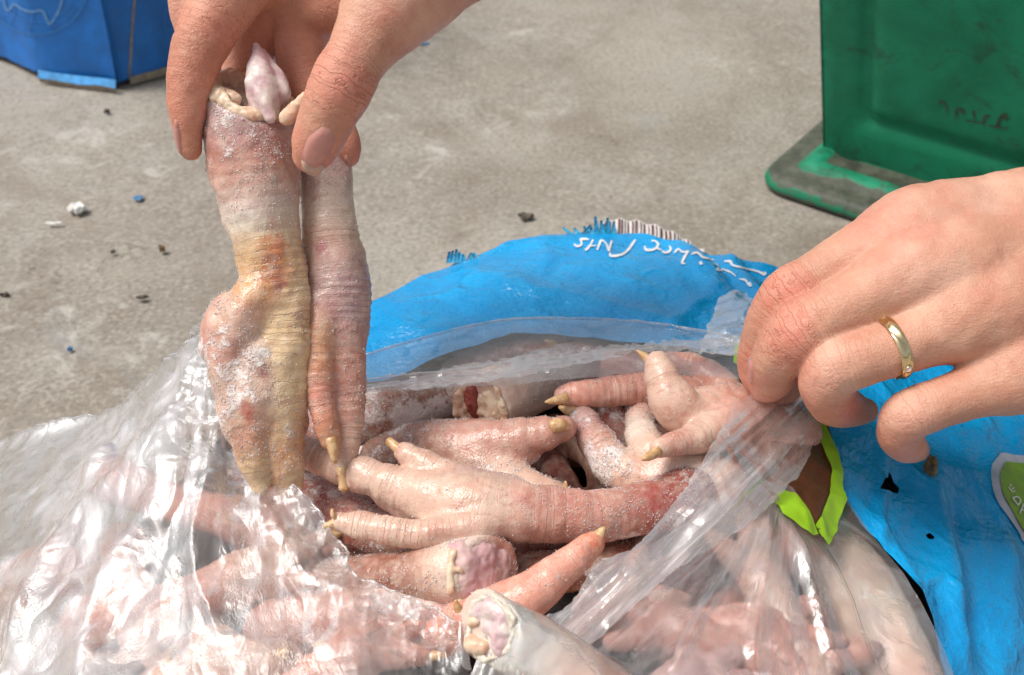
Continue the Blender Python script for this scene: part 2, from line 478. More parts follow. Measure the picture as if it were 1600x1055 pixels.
def mat_blue_plastic():
    m, nt, out = new_mat('blue_polythene'); b = NB(nt); co = b.obj()
    n1 = b.noise(co, 28, 4, 0.6, 0.4); n2 = b.noise(co, 160, 4, 0.6); n3 = b.noise(co, 700, 2)
    c = b.mix(b.ramp(n1, 0.3, 0.7), (0.002, 0.27, 0.62), (0.006, 0.35, 0.74))
    dirt = b.ramp(b.noise(co, 210, 4, 0.7), 0.66, 0.76)
    c = b.mix(b.math('MULTIPLY', dirt, 0.5), c, (0.02, 0.07, 0.12))
    scuff = b.ramp(b.noise(co, 90, 5, 0.75, 1.0), 0.64, 0.74)
    c = b.mix(b.math('MULTIPLY', scuff, 0.35), c, (0.16, 0.45, 0.72))
    h = b.math('MULTIPLY_ADD', b.math('ABSOLUTE', b.math('SUBTRACT', n1, 0.5)), 3.0, b.math('MULTIPLY', b.math('ABSOLUTE', b.math('SUBTRACT', n2, 0.5)), 1.0))
    wv = b.n('ShaderNodeVectorMath', operation='ADD'); wn = b.n('ShaderNodeTexNoise'); wn.inputs['Scale'].default_value = 45; wn.inputs['Detail'].default_value = 2
    sc = b.n('ShaderNodeVectorMath', operation='SCALE'); sc.inputs['Scale'].default_value = 0.018; b.l(co, wn.inputs['Vector']); b.l(wn.outputs['Color'], sc.inputs[0]); b.l(co, wv.inputs[0]); b.l(sc.outputs[0], wv.inputs[1])
    crs = b.ramp(b.voro(wv.outputs[0], 42, 'DISTANCE_TO_EDGE'), 0.0, 0.16); crs2 = b.voro(wv.outputs[0], 75, 'F1')
    h = b.math('MULTIPLY_ADD', b.math('MULTIPLY', b.math('SUBTRACT', 1.0, crs), b.ramp(n1, 0.42, 0.62)), 0.55, h); h = b.math('MULTIPLY_ADD', crs2, 0.35, h)
    nrm = b.bump(b.math('MULTIPLY_ADD', n3, 0.08, h), 0.60, 0.0024)
    p = b.principled(Base_Color=c, Roughness=b.math('MULTIPLY_ADD', n2, 0.3, 0.13), Normal=nrm)
    p.inputs['Specular IOR Level'].default_value = 0.5
    b.l(p.outputs[0], out.inputs[0]); return m

def mat_concrete():
    m, nt, out = new_mat('concrete'); b = NB(nt); co = b.geo()
    big = b.noise(co, 3.2, 4, 0.6); mid = b.noise(co, 17, 5, 0.65, 0.3); fin = b.noise(co, 260, 4, 0.7)
    c = b.mix(b.ramp(big, 0.38, 0.62), (0.240, 0.210, 0.174), (0.335, 0.302, 0.258))
    c = b.mix(b.math('MULTIPLY', b.ramp(mid, 0.40, 0.70), 0.55), c, (0.36, 0.335, 0.30))
    c = b.mix(b.math('MULTIPLY', b.ramp(b.noise(co, 9, 5, 0.7, 0.8), 0.55, 0.72), 0.45), c, (0.205, 0.178, 0.145))
    grain = b.voro(co, 420, 'F1'); gcol = b.noise(co, 330, 1)
    c = b.mix(b.math('MULTIPLY', b.ramp(gcol, 0.52, 0.70), 0.38), c, (0.47, 0.42, 0.36))
    c = b.mix(b.math('MULTIPLY', b.ramp(gcol, 0.47, 0.30), 0.38), c, (0.13, 0.11, 0.095))
    stn = b.ramp(b.noise(co, 5.5, 6, 0.72, 1.2), 0.50, 0.66)
    c = b.mix(b.math('MULTIPLY', stn, 0.40), c, (0.175, 0.138, 0.105))
    crk = b.n('ShaderNodeTexVoronoi', feature='DISTANCE_TO_EDGE'); crk.inputs['Scale'].default_value = 2.1
    wv = b.n('ShaderNodeVectorMath', operation='ADD'); wn = b.n('ShaderNodeTexNoise'); wn.inputs['Scale'].default_value = 9; wn.inputs['Detail'].default_value = 5; b.l(co, wn.inputs['Vector']); b.l(co, wv.inputs[0]); b.l(wn.outputs['Color'], wv.inputs[1]); b.l(wv.outputs[0], crk.inputs['Vector'])
    hair = b.math('MULTIPLY', b.math('SUBTRACT', 1.0, b.ramp(crk.outputs['Distance'], 0.0, 0.006)), b.ramp(b.noise(co, 4, 2), 0.5, 0.6))
    c = b.mix(b.math('MULTIPLY', hair, 0.55), c, (0.10, 0.08, 0.065))
    speck = b.ramp(b.noise(co, 130, 3, 0.6), 0.70, 0.76)
    c = b.mix(b.math('MULTIPLY', speck, 0.6), c, (0.09, 0.075, 0.06))
    wht = b.ramp(b.math('MULTIPLY_ADD', b.noise(co, 42, 6, 0.75, 0.6), 0.6, b.math('MULTIPLY', b.noise(co, 5, 2), 0.5)), 0.60, 0.72)
    c = b.mix(b.math('MULTIPLY', wht, 0.60), c, (0.52, 0.49, 0.45))
    blu = b.ramp(b.noise(co, 7.5, 4, 0.6, 1.0), 0.60, 0.72)
    c = b.mix(b.math('MULTIPLY', blu, 0.45), c, (0.235, 0.235, 0.240))
    h = b.math('MULTIPLY_ADD', grain, -0.25, b.math('MULTIPLY', fin, 0.6)); h = b.math('MULTIPLY_ADD', mid, 1.6, h)
    p = b.principled(Base_Color=c, Roughness=0.88, Normal=b.bump(h, 0.35, 0.0013))
    p.inputs['Specular IOR Level'].default_value = 0.25
    b.l(p.outputs[0], out.inputs[0]); return m

def mat_green_paint():
    m, nt, out = new_mat('worn_green_enamel'); b = NB(nt); co = b.obj()
    n1 = b.noise(co, 14, 5, 0.65, 0.5); n2 = b.noise(co, 90, 4, 0.65); rub_shade = b.attr('rub_shade')
    c = b.mix(b.ramp(n1, 0.3, 0.7), (0.006, 0.140, 0.068), (0.010, 0.235, 0.115))
    c = b.mix(b.math('MULTIPLY', b.ramp(n2, 0.45, 0.7), 0.35), c, (0.014, 0.20, 0.115))
    ed = b.attr('edge')
    c = b.mix(b.math('MULTIPLY', ed, b.ramp(n2, 0.36, 0.60)), c, (0.016, 0.27, 0.145))
    worn = b.ramp(b.math('ADD', b.math('MULTIPLY_ADD', n1, 0.7, b.math('MULTIPLY', n2, 0.35)), b.math('MULTIPLY_ADD', rub_shade, 0.55, -0.30)), 0.52, 0.62)  # wear, plus the painted shade of the frame groove
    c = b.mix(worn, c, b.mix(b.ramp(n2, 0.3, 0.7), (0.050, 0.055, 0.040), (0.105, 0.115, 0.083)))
    grime = b.ramp(b.noise(co, 30, 5, 0.75, 1.0), 0.52, 0.70)
    c = b.mix(b.math('MULTIPLY', grime, 0.55), c, (0.022, 0.035, 0.020))
    p = b.principled(Base_Color=c, Roughness=b.math('MULTIPLY_ADD', n2, 0.3, 0.42), Normal=b.bump(b.math('MULTIPLY_ADD', worn, -0.5, n2), 0.35, 0.0012))
    p.inputs['Specular IOR Level'].default_value = 0.35
    b.l(p.outputs[0], out.inputs[0]); return m

def mat_rime():
    m, nt, out = new_mat('rime'); b = NB(nt)
    d = b.n('ShaderNodeBsdfDiffuse'); d.inputs[0].default_value = (.92, .89, .88, 1)
    t = b.n('ShaderNodeBsdfTranslucent'); t.inputs[0].default_value = (.92, .88, .87, 1)
    g = b.n('ShaderNodeBsdfGlossy'); g.inputs['Roughness'].default_value = 0.3
    x = b.n('ShaderNodeMixShader'); x.inputs[0].default_value = .5; b.l(d.outputs[0], x.inputs[1]); b.l(t.outputs[0], x.inputs[2])
    y = b.n('ShaderNodeMixShader'); y.inputs[0].default_value = .08; b.l(x.outputs[0], y.inputs[1]); b.l(g.outputs[0], y.inputs[2])
    b.l(y.outputs[0], out.inputs[0]); return m
M = dict(
    poultry=mat_poultry(), hand=mat_hand(), blue=mat_blue_plastic(), concrete=mat_concrete(), green=mat_green_paint(),
    claw=mat_simple('claw_horn', (0.72, 0.51, 0.29), 0.34, sss=0.2, scale=420, colour2=(0.50, 0.27, 0.11), bump=.4),
    cartilage=mat_simple('cartilage', (0.76, 0.68, 0.63), 0.28, sss=0.4, var=0.14, scale=130, colour2=(0.55, 0.34, 0.37), bump=0.4, bdist=.0008),
    pink_bone=mat_simple('pink_knuckle', (0.70, 0.50, 0.46), 0.42, sss=0.3, scale=110, colour2=(0.56, 0.30, 0.33), bump=0.5, bdist=.0009),
    marrow=mat_simple('marrow', (0.42, 0.10, 0.075), 0.4, sss=0.2, scale=420, colour2=(0.16, 0.02, 0.02), bump=0.8, bdist=0.001),
    skin_rim=mat_simple('pale_skin_edge', (0.72, 0.66, 0.56), 0.32, sss=0.3, scale=220, colour2=(0.58, 0.50, 0.42), bump=0.4, bdist=0.0006),
    fat=mat_simple('yellow_fat', (0.80, 0.67, 0.50), 0.32, sss=0.35, scale=150, colour2=(0.68, 0.41, 0.28), bump=0.6, bdist=0.001),
    frost=mat_rime(),
    nail=mat_simple('finger_nail', (0.60, 0.28, 0.235), 0.22, sss=0.35, var=0.06, scale=160, bump=0.05, coat=0.3),
    nail_tip=mat_simple('nail_edge', (0.62, 0.40, 0.31), 0.3, sss=0.2, var=0.1, scale=300),
    gold=mat_simple('gold', (0.88, 0.72, 0.42), 0.16, metal=1.0, var=0.05, scale=200, bump=0.05),
    lime=mat_simple('lime_print', (0.28, 0.52, 0.02), 0.35, var=0.08, scale=120, bump=0.3, bdist=0.001),
    brown=mat_simple('brown_print', (0.105, 0.040, 0.018), 0.32, var=0.15, scale=60, bump=0.5, bdist=0.003),
    white_ink=mat_simple('white_ink', (0.78, 0.78, 0.80), 0.4, var=0.06, scale=300),
    label=mat_simple('white_label', (0.70, 0.66, 0.65), 0.45, var=0.08, scale=200),
    barcode=mat_simple('brown_ink', (0.15, 0.07, 0.05), 0.45, var=0.2, scale=300),
    leaf=mat_simple('leaf_print', (0.20, 0.40, 0.010), 0.4, var=0.15, scale=160),
    leaf_rim=mat_simple('pale_print', (0.47, 0.50, 0.60), 0.4, var=0.1, scale=150),
    torn_blue=mat_simple('torn_blue_film', (0.02, 0.36, 0.62), 0.3, var=0.25, scale=260, bump=0.6, bdist=0.002),
    shade_skin=mat_simple('shade_dark_film', (0.030, 0.014, 0.012), 0.55, var=0.3, scale=90, bump=0.7, bdist=0.003),  # near-black colour stands in for shade in the gaps and holes
    carton=mat_simple('blue_carton', (0.008, 0.18, 0.62), 0.5, var=0.14, scale=45, bump=0.25, bdist=0.002),
    carton_edge=mat_simple('light_blue_edge', (0.06, 0.36, 0.80), 0.5, var=0.2, scale=120),
    kraft=mat_simple('kraft_board', (0.36, 0.29, 0.21), 0.8, var=0.2, scale=180),
    carton_ink=mat_simple('pale_blue_ink', (0.13, 0.32, 0.62), 0.5, var=0.1, scale=120),
    carton_ink2=mat_simple('faint_blue_ink', (0.028, 0.20, 0.56), 0.5, var=0.1, scale=120),
    tape=mat_simple('grey_tape', (0.13, 0.20, 0.30), 0.4, var=0.3, scale=90),
    rust=mat_simple('rust', (0.06, 0.075, 0.045), 0.8, var=0.25, scale=300),
    dark_green=mat_simple('dull_green', (0.010, 0.085, 0.040), 0.5, var=0.2, scale=60),
    paper=mat_simple('white_scrap', (0.75, 0.74, 0.70), 0.6, var=0.08, scale=300),
    blue_scrap=mat_simple('blue_scrap', (0.08, 0.24, 0.48), 0.5, var=0.2, scale=300),
    dark_bit=mat_simple('dark_grit', (0.15, 0.12, 0.095), 0.9, var=0.3, scale=300),
    tan_bit=mat_simple('tan_grit', (0.30, 0.20, 0.10), 0.9, var=0.3, scale=300),
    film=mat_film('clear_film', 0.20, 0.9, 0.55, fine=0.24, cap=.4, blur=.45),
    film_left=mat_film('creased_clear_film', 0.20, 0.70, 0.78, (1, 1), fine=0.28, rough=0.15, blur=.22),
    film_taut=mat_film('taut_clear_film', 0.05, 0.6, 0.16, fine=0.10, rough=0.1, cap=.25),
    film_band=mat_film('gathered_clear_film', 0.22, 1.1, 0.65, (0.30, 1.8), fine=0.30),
)
def mat_gem():
    m, nt, out = new_mat('clear_stone'); b = NB(nt)
    p = b.principled(Base_Color=(0.95, 0.96, 1, 1), Roughness=0.02); p.inputs['IOR'].default_value = 2.2; p.inputs['Transmission Weight'].default_value = 0.55
    b.l(p.outputs[0], out.inputs[0]); return m
M['gem'] = mat_gem()

# ------------------------------------------------------------------ ground
def make_ground():
    n = 120
    xs = np.concatenate([np.linspace(-30, -1.2, 14)[:-1], np.linspace(-1.2, 1.2, n), np.linspace(1.2, 30, 14)[1:]])
    ys = np.concatenate([np.linspace(-8, -0.2, 8)[:-1], np.linspace(-0.2, 1.9, n), np.linspace(1.9, 55, 16)[1:]])
    X, Y = np.meshgrid(xs, ys, indexing='ij')
    V = np.stack([X.ravel(), Y.ravel(), np.zeros(X.size)], 1)
    near = np.exp(-np.maximum(np.abs(V[:, 0]) - 1.0, 0) * 4) * np.exp(-np.maximum(V[:, 1] - 1.7, 0) * 4)
    V[:, 2] = (fbm(V * 9, 3, 5) * 0.0016 - 0.002) * near - 0.002 * (1 - near)
    a, bb = len(xs), len(ys)
    I = np.arange(a * bb).reshape(a, bb)
    Fc = np.stack([I[:-1, :-1], I[1:, :-1], I[1:, 1:], I[:-1, 1:]], -1).reshape(-1, 4)
    o = mesh_obj('ground', V, Fc, M['concrete']); o['kind'] = 'structure'
    return o
make_ground()

# ------------------------------------------------------------------ generic sheets and ribbons
def quad_strip(name, pts, width_vecs, mat, parent, thick=0.0):
    """ribbon along pts with half-width vectors"""
    P_ = np.asarray(pts); Wv = np.asarray(width_vecs)
    V = np.vstack([P_ - Wv, P_ + Wv]); n = len(P_)
    Fc = [(i, i + 1, n + i + 1, n + i) for i in range(n - 1)]
    return mesh_obj(name, V, Fc, mat, parent)
def box_mesh(lo, hi, bev=0.0):
    bm = bmesh.new(); bmesh.ops.create_cube(bm, size=1)
    for v in bm.verts: v.co = Vector([(lo[i] + hi[i]) / 2 + v.co[i] * (hi[i] - lo[i]) for i in range(3)])
    if bev: bmesh.ops.bevel(bm, geom=bm.edges[:], offset=bev, segments=2, affect='EDGES', profile=0.6)
    return bm
def bm_obj(name, bm, mat, parent=None, smooth=False, attrs=None):
    me = bpy.data.meshes.new(name); bm.to_mesh(me); bm.free()
    if smooth:
        me.polygons.foreach_set('use_smooth', np.ones(len(me.polygons), dtype=bool))
    me.materials.append(mat)
    o = bpy.data.objects.new(name, me); COL.objects.link(o)
    if parent: o.parent = parent
    return o

def bvh_of(o):
    me = o.data; n = len(me.vertices)
    co = np.empty(n * 3, dtype=np.float32); me.vertices.foreach_get('co', co); co = co.reshape(-1, 3).astype(float)
    off = np.zeros(3); q = o
    while q is not None: off += np.array(q.location); q = q.parent
    return BVHTree.FromPolygons((co + off).tolist(), [tuple(p.vertices) for p in me.polygons])
def cast(bvh, u, v):
    r = ray(u, v); r = r / np.linalg.norm(r)
    loc, nrm, _, dist = bvh.ray_cast(Vector((0, 0, CAM_H)), Vector(r))
    if loc is None: return None, None
    nrm = np.array(nrm)
    if nrm @ r > 0: nrm = -nrm
    return np.array(loc), nrm

def pip(px, poly):
    """points in polygon"""
    x, y = px[:, 0], px[:, 1]; ins = np.zeros(len(px), bool); n = len(poly)
    for i in range(n):
        x1, y1 = poly[i]; x2, y2 = poly[(i + 1) % n]
        c = ((y1 > y) != (y2 > y)) & (x < (x2 - x1) * (y - y1) / ((y2 - y1) if y2 != y1 else 1e-9) + x1)
        ins ^= c
    return ins
def poly_dist(px, poly, closed=True):
    d = np.full(len(px), 1e9); n = len(poly)
    for i in range(n if closed else n - 1):
        a, b = np.array(poly[i], float), np.array(poly[(i + 1) % n], float)
        ab = b - a; h = np.clip(((px - a) @ ab) / max(ab @ ab, 1e-9), 0, 1)
        d = np.minimum(d, np.linalg.norm(px - a - h[:, None] * ab, axis=1))
    return d
def resample(poly, step, closed=True):
    out = []; n = len(poly)
    for i in range(n if closed else n - 1):
        a, b = np.array(poly[i], float), np.array(poly[(i + 1) % n], float)
        m = max(1, int(round(np.linalg.norm(b - a) / step)))
        for k in range(m): out.append(a + (b - a) * k / m)
    if not closed: out.append(np.array(poly[-1], float))
    return np.array(out)
def smooth_poly(poly, per=4):
    c = np.array(poly, float); e = np.vstack([c[-2:], c, c[:2]])
    return spline(e, per)[2 * per:-(2 * per) - 0][:len(c) * per]
def triangulate(poly, step, holes=()):
    b = resample(poly, step)
    lo, hi = b.min(0), b.max(0)
    gx, gy = np.meshgrid(np.arange(lo[0], hi[0], step), np.arange(lo[1], hi[1], step * 0.87), indexing='ij')
    gx = gx + ((np.arange(gx.shape[1]) % 2) * step / 2)[None, :]
    g = np.stack([gx.ravel(), gy.ravel()], 1)
    g = g[pip(g, b)]
    g = g[poly_dist(g, b) > step * 0.55]
    hb = [resample(hh, step * 0.6) for hh in holes]
    for hh in hb: g = g[(poly_dist(g, hh) > step * 0.4)]
    pts = [b] + hb + [g]; allp = np.vstack(pts)
    edges = []; k = 0
    for q in [b] + hb:
        n = len(q); edges += [(k + i, k + (i + 1) % n) for i in range(n)]; k += n
    v, e, f, *_ = delaunay_2d_cdt([Vector(p) for p in allp], edges, [], 0, 1e-5)
    v = np.array([tuple(p) for p in v]); f = np.array([t for t in f if len(t) == 3])
    cen = v[f].mean(1); keep = pip(cen, b)
    for hh in hb: keep &= ~pip(cen, hh)
    return v, f[keep]
def tps(ctrl):
    """thin-plate interpolation of height over the picture's pixels"""
    c = np.array([(u / 100, v / 100, pt(u, v, q)[2]) for u, v, q in ctrl])
    xy, z = c[:, :2], c[:, 2]
    def ker(r2): return 0.5 * r2 * np.log(np.maximum(r2, 1e-12))
    n = len(c); K = ker(((xy[:, None] - xy[None]) ** 2).sum(-1)) + np.eye(n) * 1e-3
    Pm = np.hstack([np.ones((n, 1)), xy]); A = np.block([[K, Pm], [Pm.T, np.zeros((3, 3))]])
    w = np.linalg.solve(A, np.concatenate([z, np.zeros(3)]))
    def f(px):
        q = np.asarray(px) / 100
        return ker(((q[:, None] - xy[None]) ** 2).sum(-1)) @ w[:n] + w[n] + q @ w[n + 1:]
    return f
def lift(px, z):
    r = np.stack([(px[:, 0] - 800) / F_PX, np.zeros(len(px)), np.zeros(len(px))], 1) + UPV * ((527.5 - px[:, 1:2]) / F_PX) + FWD
    return np.array([0, 0, CAM_H]) + r * ((CAM_H - z) / -r[:, 2])[:, None]
def tri_normals(V, Fc):
    fn = np.cross(V[Fc[:, 1]] - V[Fc[:, 0]], V[Fc[:, 2]] - V[Fc[:, 0]])
    nn = np.zeros_like(V)
    for j in range(3):
        for ax in range(3): nn[:, ax] += np.bincount(Fc[:, j], fn[:, ax], len(V))
    nn /= np.maximum(np.linalg.norm(nn, axis=1), 1e-15)[:, None]
    nn[nn[:, 2] < 0] *= -1
    return nn
def decal(name, bvh, poly, step, mat, parent, off=0.0004, edge_px=0.0, edge_off=0.0, origin=None, smooth=True):
    v, f = triangulate(poly, step)
    d = poly_dist(v, poly)
    V = np.zeros((len(v), 3)); ok = np.ones(len(v), bool)
    for i, (u, w) in enumerate(v):
        loc, nn = cast(bvh, u, w)
        if loc is None: ok[i] = False; continue
        k = off if edge_px <= 0 else edge_off + (off - edge_off) * math.sin(min(1, d[i] / edge_px) * math.pi / 2)
        V[i] = loc + nn * k
    f = f[ok[f].all(1)]
    used = np.unique(f); remap = np.full(len(v), -1); remap[used] = np.arange(len(used))
    o = mesh_obj(name, V[used], remap[f], mat, parent, origin)
    if parent is not None and origin is None: pass
    return o
def stroke_poly(pts, w0, w1=None):
    """outline of a pen stroke in pixels (tapering from w0 to w1, or a list of widths)"""
    p = spline(np.array(pts, float), 6)
    ws = np.interp(np.linspace(0, 1, len(p)), np.linspace(0, 1, len(w0)), w0) if isinstance(w0, (list, tuple)) else np.linspace(w0, w1 if w1 is not None else w0, len(p))
    t = np.gradient(p, axis=0); nrm = np.stack([-t[:, 1], t[:, 0]], 1); nrm /= np.maximum(np.linalg.norm(nrm, axis=1), 1e-6)[:, None]
    return p, nrm * (ws / 2)[:, None]
def stroke(name, bvh, pts, w0, mat, parent, off=0.0005, w1=None):
    p, nw = stroke_poly(pts, w0, w1)
    V, Fc = [], []; prev = None
    for a, nn in zip(p, nw):
        l1, n1 = cast(bvh, *(a - nn)); l2, n2 = cast(bvh, *(a + nn))
        if l1 is None or l2 is None: prev = None; continue
        i = len(V); V += [l1 + n1 * off, l2 + n2 * off]
        if prev is not None: Fc.append((prev, prev + 1, i + 1, i))
        prev = i
    if not Fc: return None
    return mesh_obj(name, V, Fc, mat, parent)
def tube_mesh(rows, sides=12, world=False, wob=0.0, seed=0, per=4, flat_end=False):
    A = np.array([((*pt(r[0], r[1], r[2]), r[3] * dep(r[0], r[1], r[2]) / F_PX) if not world else r[:4]) for r in rows])
    A = spline(A, per); p, r = A[:, :3], np.maximum(A[:, 3], 5e-5)
    t = np.gradient(p, axis=0); t /= np.linalg.norm(t, axis=1)[:, None]
    up = np.array([0.3, 0.2, 0.93]); V = []
    for i in range(len(p)):
        x = np.cross(t[i], up); x /= np.linalg.norm(x); y = np.cross(x, t[i])
        a = np.linspace(0, 2 * math.pi, sides, endpoint=False)
        V.append(p[i] + r[i] * (np.cos(a)[:, None] * x + np.sin(a)[:, None] * y))
    V = np.vstack(V)
    if wob: V += wob * np.stack([noise(V / 0.0012 + j * 7.7 + seed, seed + j) for j in range(3)], 1)
    n = len(p); Fc = [(i * sides + j, i * sides + (j + 1) % sides, (i + 1) * sides + (j + 1) % sides, (i + 1) * sides + j) for i in range(n - 1) for j in range(sides)]
    V = np.vstack([V, p[:1] - t[:1] * r[0] * 0.4, p[-1:] + t[-1:] * r[-1] * 0.6]); b0, b1 = len(V) - 2, len(V) - 1
    Fc += [(j, b0, (j + 1) % sides) for j in range(sides)] + [((n - 1) * sides + j, (n - 1) * sides + (j + 1) % sides, b1) for j in range(sides)]
    return V, Fc

# ------------------------------------------------------------------ chicken feet
CREAM, PINK, RED, BROWN = (.65, .42, .325), (.56, .275, .215), (.34, .085, .065), (.32, .145, .10)
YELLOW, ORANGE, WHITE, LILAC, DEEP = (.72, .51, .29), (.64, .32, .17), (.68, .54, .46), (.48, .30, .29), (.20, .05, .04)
ROSE = (.70, .30, .22)
GROUP = 'frozen chicken feet heaped in the torn plastic bag'
def rime(V, Fc, fr, n, origin, parent, size=(0.00011, 0.00028), seed=0):
    nn = vert_normals(V, Fc)
    w = fr * np.clip(0.25 + fbm(V / 0.007 + seed, 3, seed + 3), 0, 1) * np.clip(0.45 + nn[:, 2], 0.1, 1)
    if w.sum() <= 0: return
    n = int(n * 1.5)
    ix = RNG.choice(len(V), size=n, p=w / w.sum())
    n = n
    c = V[ix] + nn[ix] * 0.00010 + RNG.normal(0, 0.0002, (n, 3)) - np.asarray(origin)
    s = RNG.uniform(*size, n) * RNG.choice([0.7, 1.0, 1.35], n)
    octa = np.array([(1, 0, 0), (-1, 0, 0), (0, 1, 0), (0, -1, 0), (0, 0, 1), (0, 0, -1)], float)
    tri = np.array([(0, 2, 4), (2, 1, 4), (1, 3, 4), (3, 0, 4), (2, 0, 5), (1, 2, 5), (3, 1, 5), (0, 3, 5)])
    Q = RNG.normal(size=(n, 3, 3)); Q, _ = np.linalg.qr(Q)
    VV = (octa[None] * RNG.uniform(0.6, 1.3, (n, 6, 1))) @ Q * s[:, None, None] + c[:, None, :]
    FF = (tri[None] + (np.arange(n) * 6)[:, None, None]).reshape(-1, 3)
    o = mesh_obj('frost', VV.reshape(-1, 3), FF, M['frost'], parent, None, smooth=False)
    o['kind'] = 'stuff'; return o

def foot(label, chains, claws=(), ends=(), group=GROUP, step=.85, disp=((6, 0.36), (2.4, 0.07)), spots=(), carve=(), seed=0, rime_n=900):
    V, Fc, at = build_body(chains, step, disp, spots, carve, seed, True)
    org = V.mean(0)
    o = mesh_obj('chicken_foot', V, Fc, M['poultry'], None, org, attrs=at)
    tag(o, label, 'chicken foot', group)
    for rows in claws:
        cv, cf = tube_mesh(rows, 10, wob=0.00018, seed=seed)
        c = mesh_obj('claw', cv - org, cf, M['claw'], o)
    for (nm, mat, chs, dsp, st) in ends:
        ev, ef, ea = build_body(chs, st, dsp, seed=seed + 5)
        mesh_obj(nm, ev - org, ef, M[mat], o)
    if rime_n: rime(V, Fc, at['frost'], rime_n, org, o, seed=seed)
    return o
def cut_end(o, c, n, R_, ring=None, lobes=(), seed=0, step=.6):
    """what a sawn joint shows: a lip of skin or fat round the edge and the smooth knuckle lobes inside it"""
    c = np.asarray(c, float); n = np.asarray(n, float); n = n / np.linalg.norm(n)
    e1 = np.array([1.0, 0, 0]) - n * n[0]; e1 /= np.linalg.norm(e1); e2 = np.cross(n, e1)
    if e2[2] < 0: e2 = -e2
    org = np.array(o.location)
    if ring:
        mat, rr, lift_, fill = ring; rows = []
        r = np.random.default_rng(seed)
        for k in range(15):
            a = 2 * math.pi * k / 14; q = R_ * (.90 + .05 * math.sin(3 * a + seed)); w = r.uniform(-.3, .3) if 0 < k < 14 else 0
            rows.append((*(c + e1 * q * math.cos(a) + e2 * q * math.sin(a) + n * (lift_ + w * rr)), rr * (1 + (.5 * r.uniform(-1, 1) if 0 < k < 14 else 0))))
        chs = [Chain(rows, k=1.5, world=True, per=3)]
        if fill: chs.append(Chain([(*(c - e1 * R_ * .45 - n * fill), R_ * .42), (*(c - n * fill), R_ * .5), (*(c + e1 * R_ * .45 - n * fill), R_ * .42)], k=3, world=True, per=3, cut=[(c + n * .0004, n)]))
        v, f, a = build_body(chs, step, ((2.6, .75), (1.1, .24)), seed=seed)
        mesh_obj('skin_rim', v - org, f, M[mat], o)
    for nm, mat, ls in lobes:
        chs = []
        for row in ls:
            pts = [(*(c + e1 * R_ * x + e2 * R_ * y + n * R_ * z), R_ * r_) for (x, y, z, r_) in row]
            if len(pts) == 1: pts = pts + [tuple(np.array(pts[0]) + np.array([1e-4, 0, 0, 0]))]
            chs.append(Chain(pts, k=2.2, world=True, per=3))
        v, f, a = build_body(chs, step, ((3.2, .5), (1.2, .14)), seed=seed + 2)
        mesh_obj(nm, v - org, f, M[mat], o)
def nrm_to(a, b):
    v = pt(*b) - pt(*a); return v / np.linalg.norm(v)

FEET = []
# --- held feet
Y = 'yellow'
held_y = foot('yellow frosted chicken foot with red gash, pinched at its cut end between thumb and finger',
    [Chain([(384, 60, .398, 72, WHITE, 0, .4), (388, 118, .399, 74, WHITE, 0, .5), (391, 190, .399, 75, LILAC, 0.1, .5), (396, 258, .400, 70, PINK, 0.2, .5), (407, 330, .401, 59, WHITE, 0.3, .35), (419, 392, .402, 52, YELLOW, 0.6, .15),
            (430, 450, .403, 52, YELLOW, 1, .2), (440, 510, .404, 51, YELLOW, 1, .25), (437, 580, .404, 50, YELLOW, 1, .3), (434, 640, .405, 47, YELLOW, 1, .4), (438, 700, .406, 38, ORANGE, 1, .5), (450, 748, .407, 25, YELLOW, 1, .5), (457, 778, .408, 11, ORANGE, 1, .3)],
           k=3, ring=0.55, lam=3.4, dorsal=(0.98, -0.2, 0.2), cut=[(pt(392, 158, .398), UPV * .80 - FWD * .42 + np.array([.36, 0, 0]))]),
     Chain([(405, 555, .401, 44, CREAM, 0, .8), (398, 620, .399, 43, CREAM, 0.2, .75), (393, 680, .399, 31, ORANGE, .7, .5), (397, 725, .400, 23, YELLOW, .8, .35), (408, 757, .402, 13, YELLOW, .8, .3)], k=2.2, ring=0.6, lam=3.2, dorsal=(-.8, -.6, .2)),
     Chain([(408, 462, .398, 40, ORANGE, 0, .2), (378, 500, .397, 40, CREAM, 0, .5), (355, 545, .396, 31, PINK, 0, .7), (356, 595, .396, 27, CREAM, 0, .8), (372, 660, .397, 25, CREAM, 0, .8), (385, 700, .398, 18, ORANGE, 0, .5)], k=2.2),
     Chain([(350, 515, .398, 25, PINK, 0, .8), (328, 545, .399, 18, PINK, 0, .9)], k=5),
     Chain([(352, 480, .400, 20, PINK, 0, .8), (340, 515, .400, 18, PINK, 0, .8)], k=6)],
    spots=[(pt(428, 385, .388), .0055, (.66, .14, .04), 1.0, (0.75, 1, 2.4)), (pt(424, 415, .389), .0042, (.33, .02, .025), 1.3, (0.9, 1, 2.8)), (pt(385, 640, .388), .003, (.45, .05, .03), .9, (1, 1, 2)),
           (pt(380, 430, .390), .012, (.60, .33, .14), .7), (pt(412, 578, .391), .003, (.30, .12, .10), .8)],
    group='pair of frozen chicken feet held up out of the bag', step=.8, disp=((7, 0.6), (2.4, 0.12)), seed=2, rime_n=3200)
cut_end(held_y, pt(392, 158, .398), UPV * .80 - FWD * .42 + np.array([.36, 0, 0]), 74 * .398 / F_PX, ('fat', .0027, .0004, .0042),
    [('fat_lump', 'fat', [[(.35, -.80, -.05, .15), (.62, -.70, -.06, .17), (.82, -.45, -.05, .15)], [(-.55, -.72, .0, .15), (-.1, -.92, .0, .16)], [(-.7, .4, .05, .16), (-.3, .55, .1, .18)]])], seed=4)
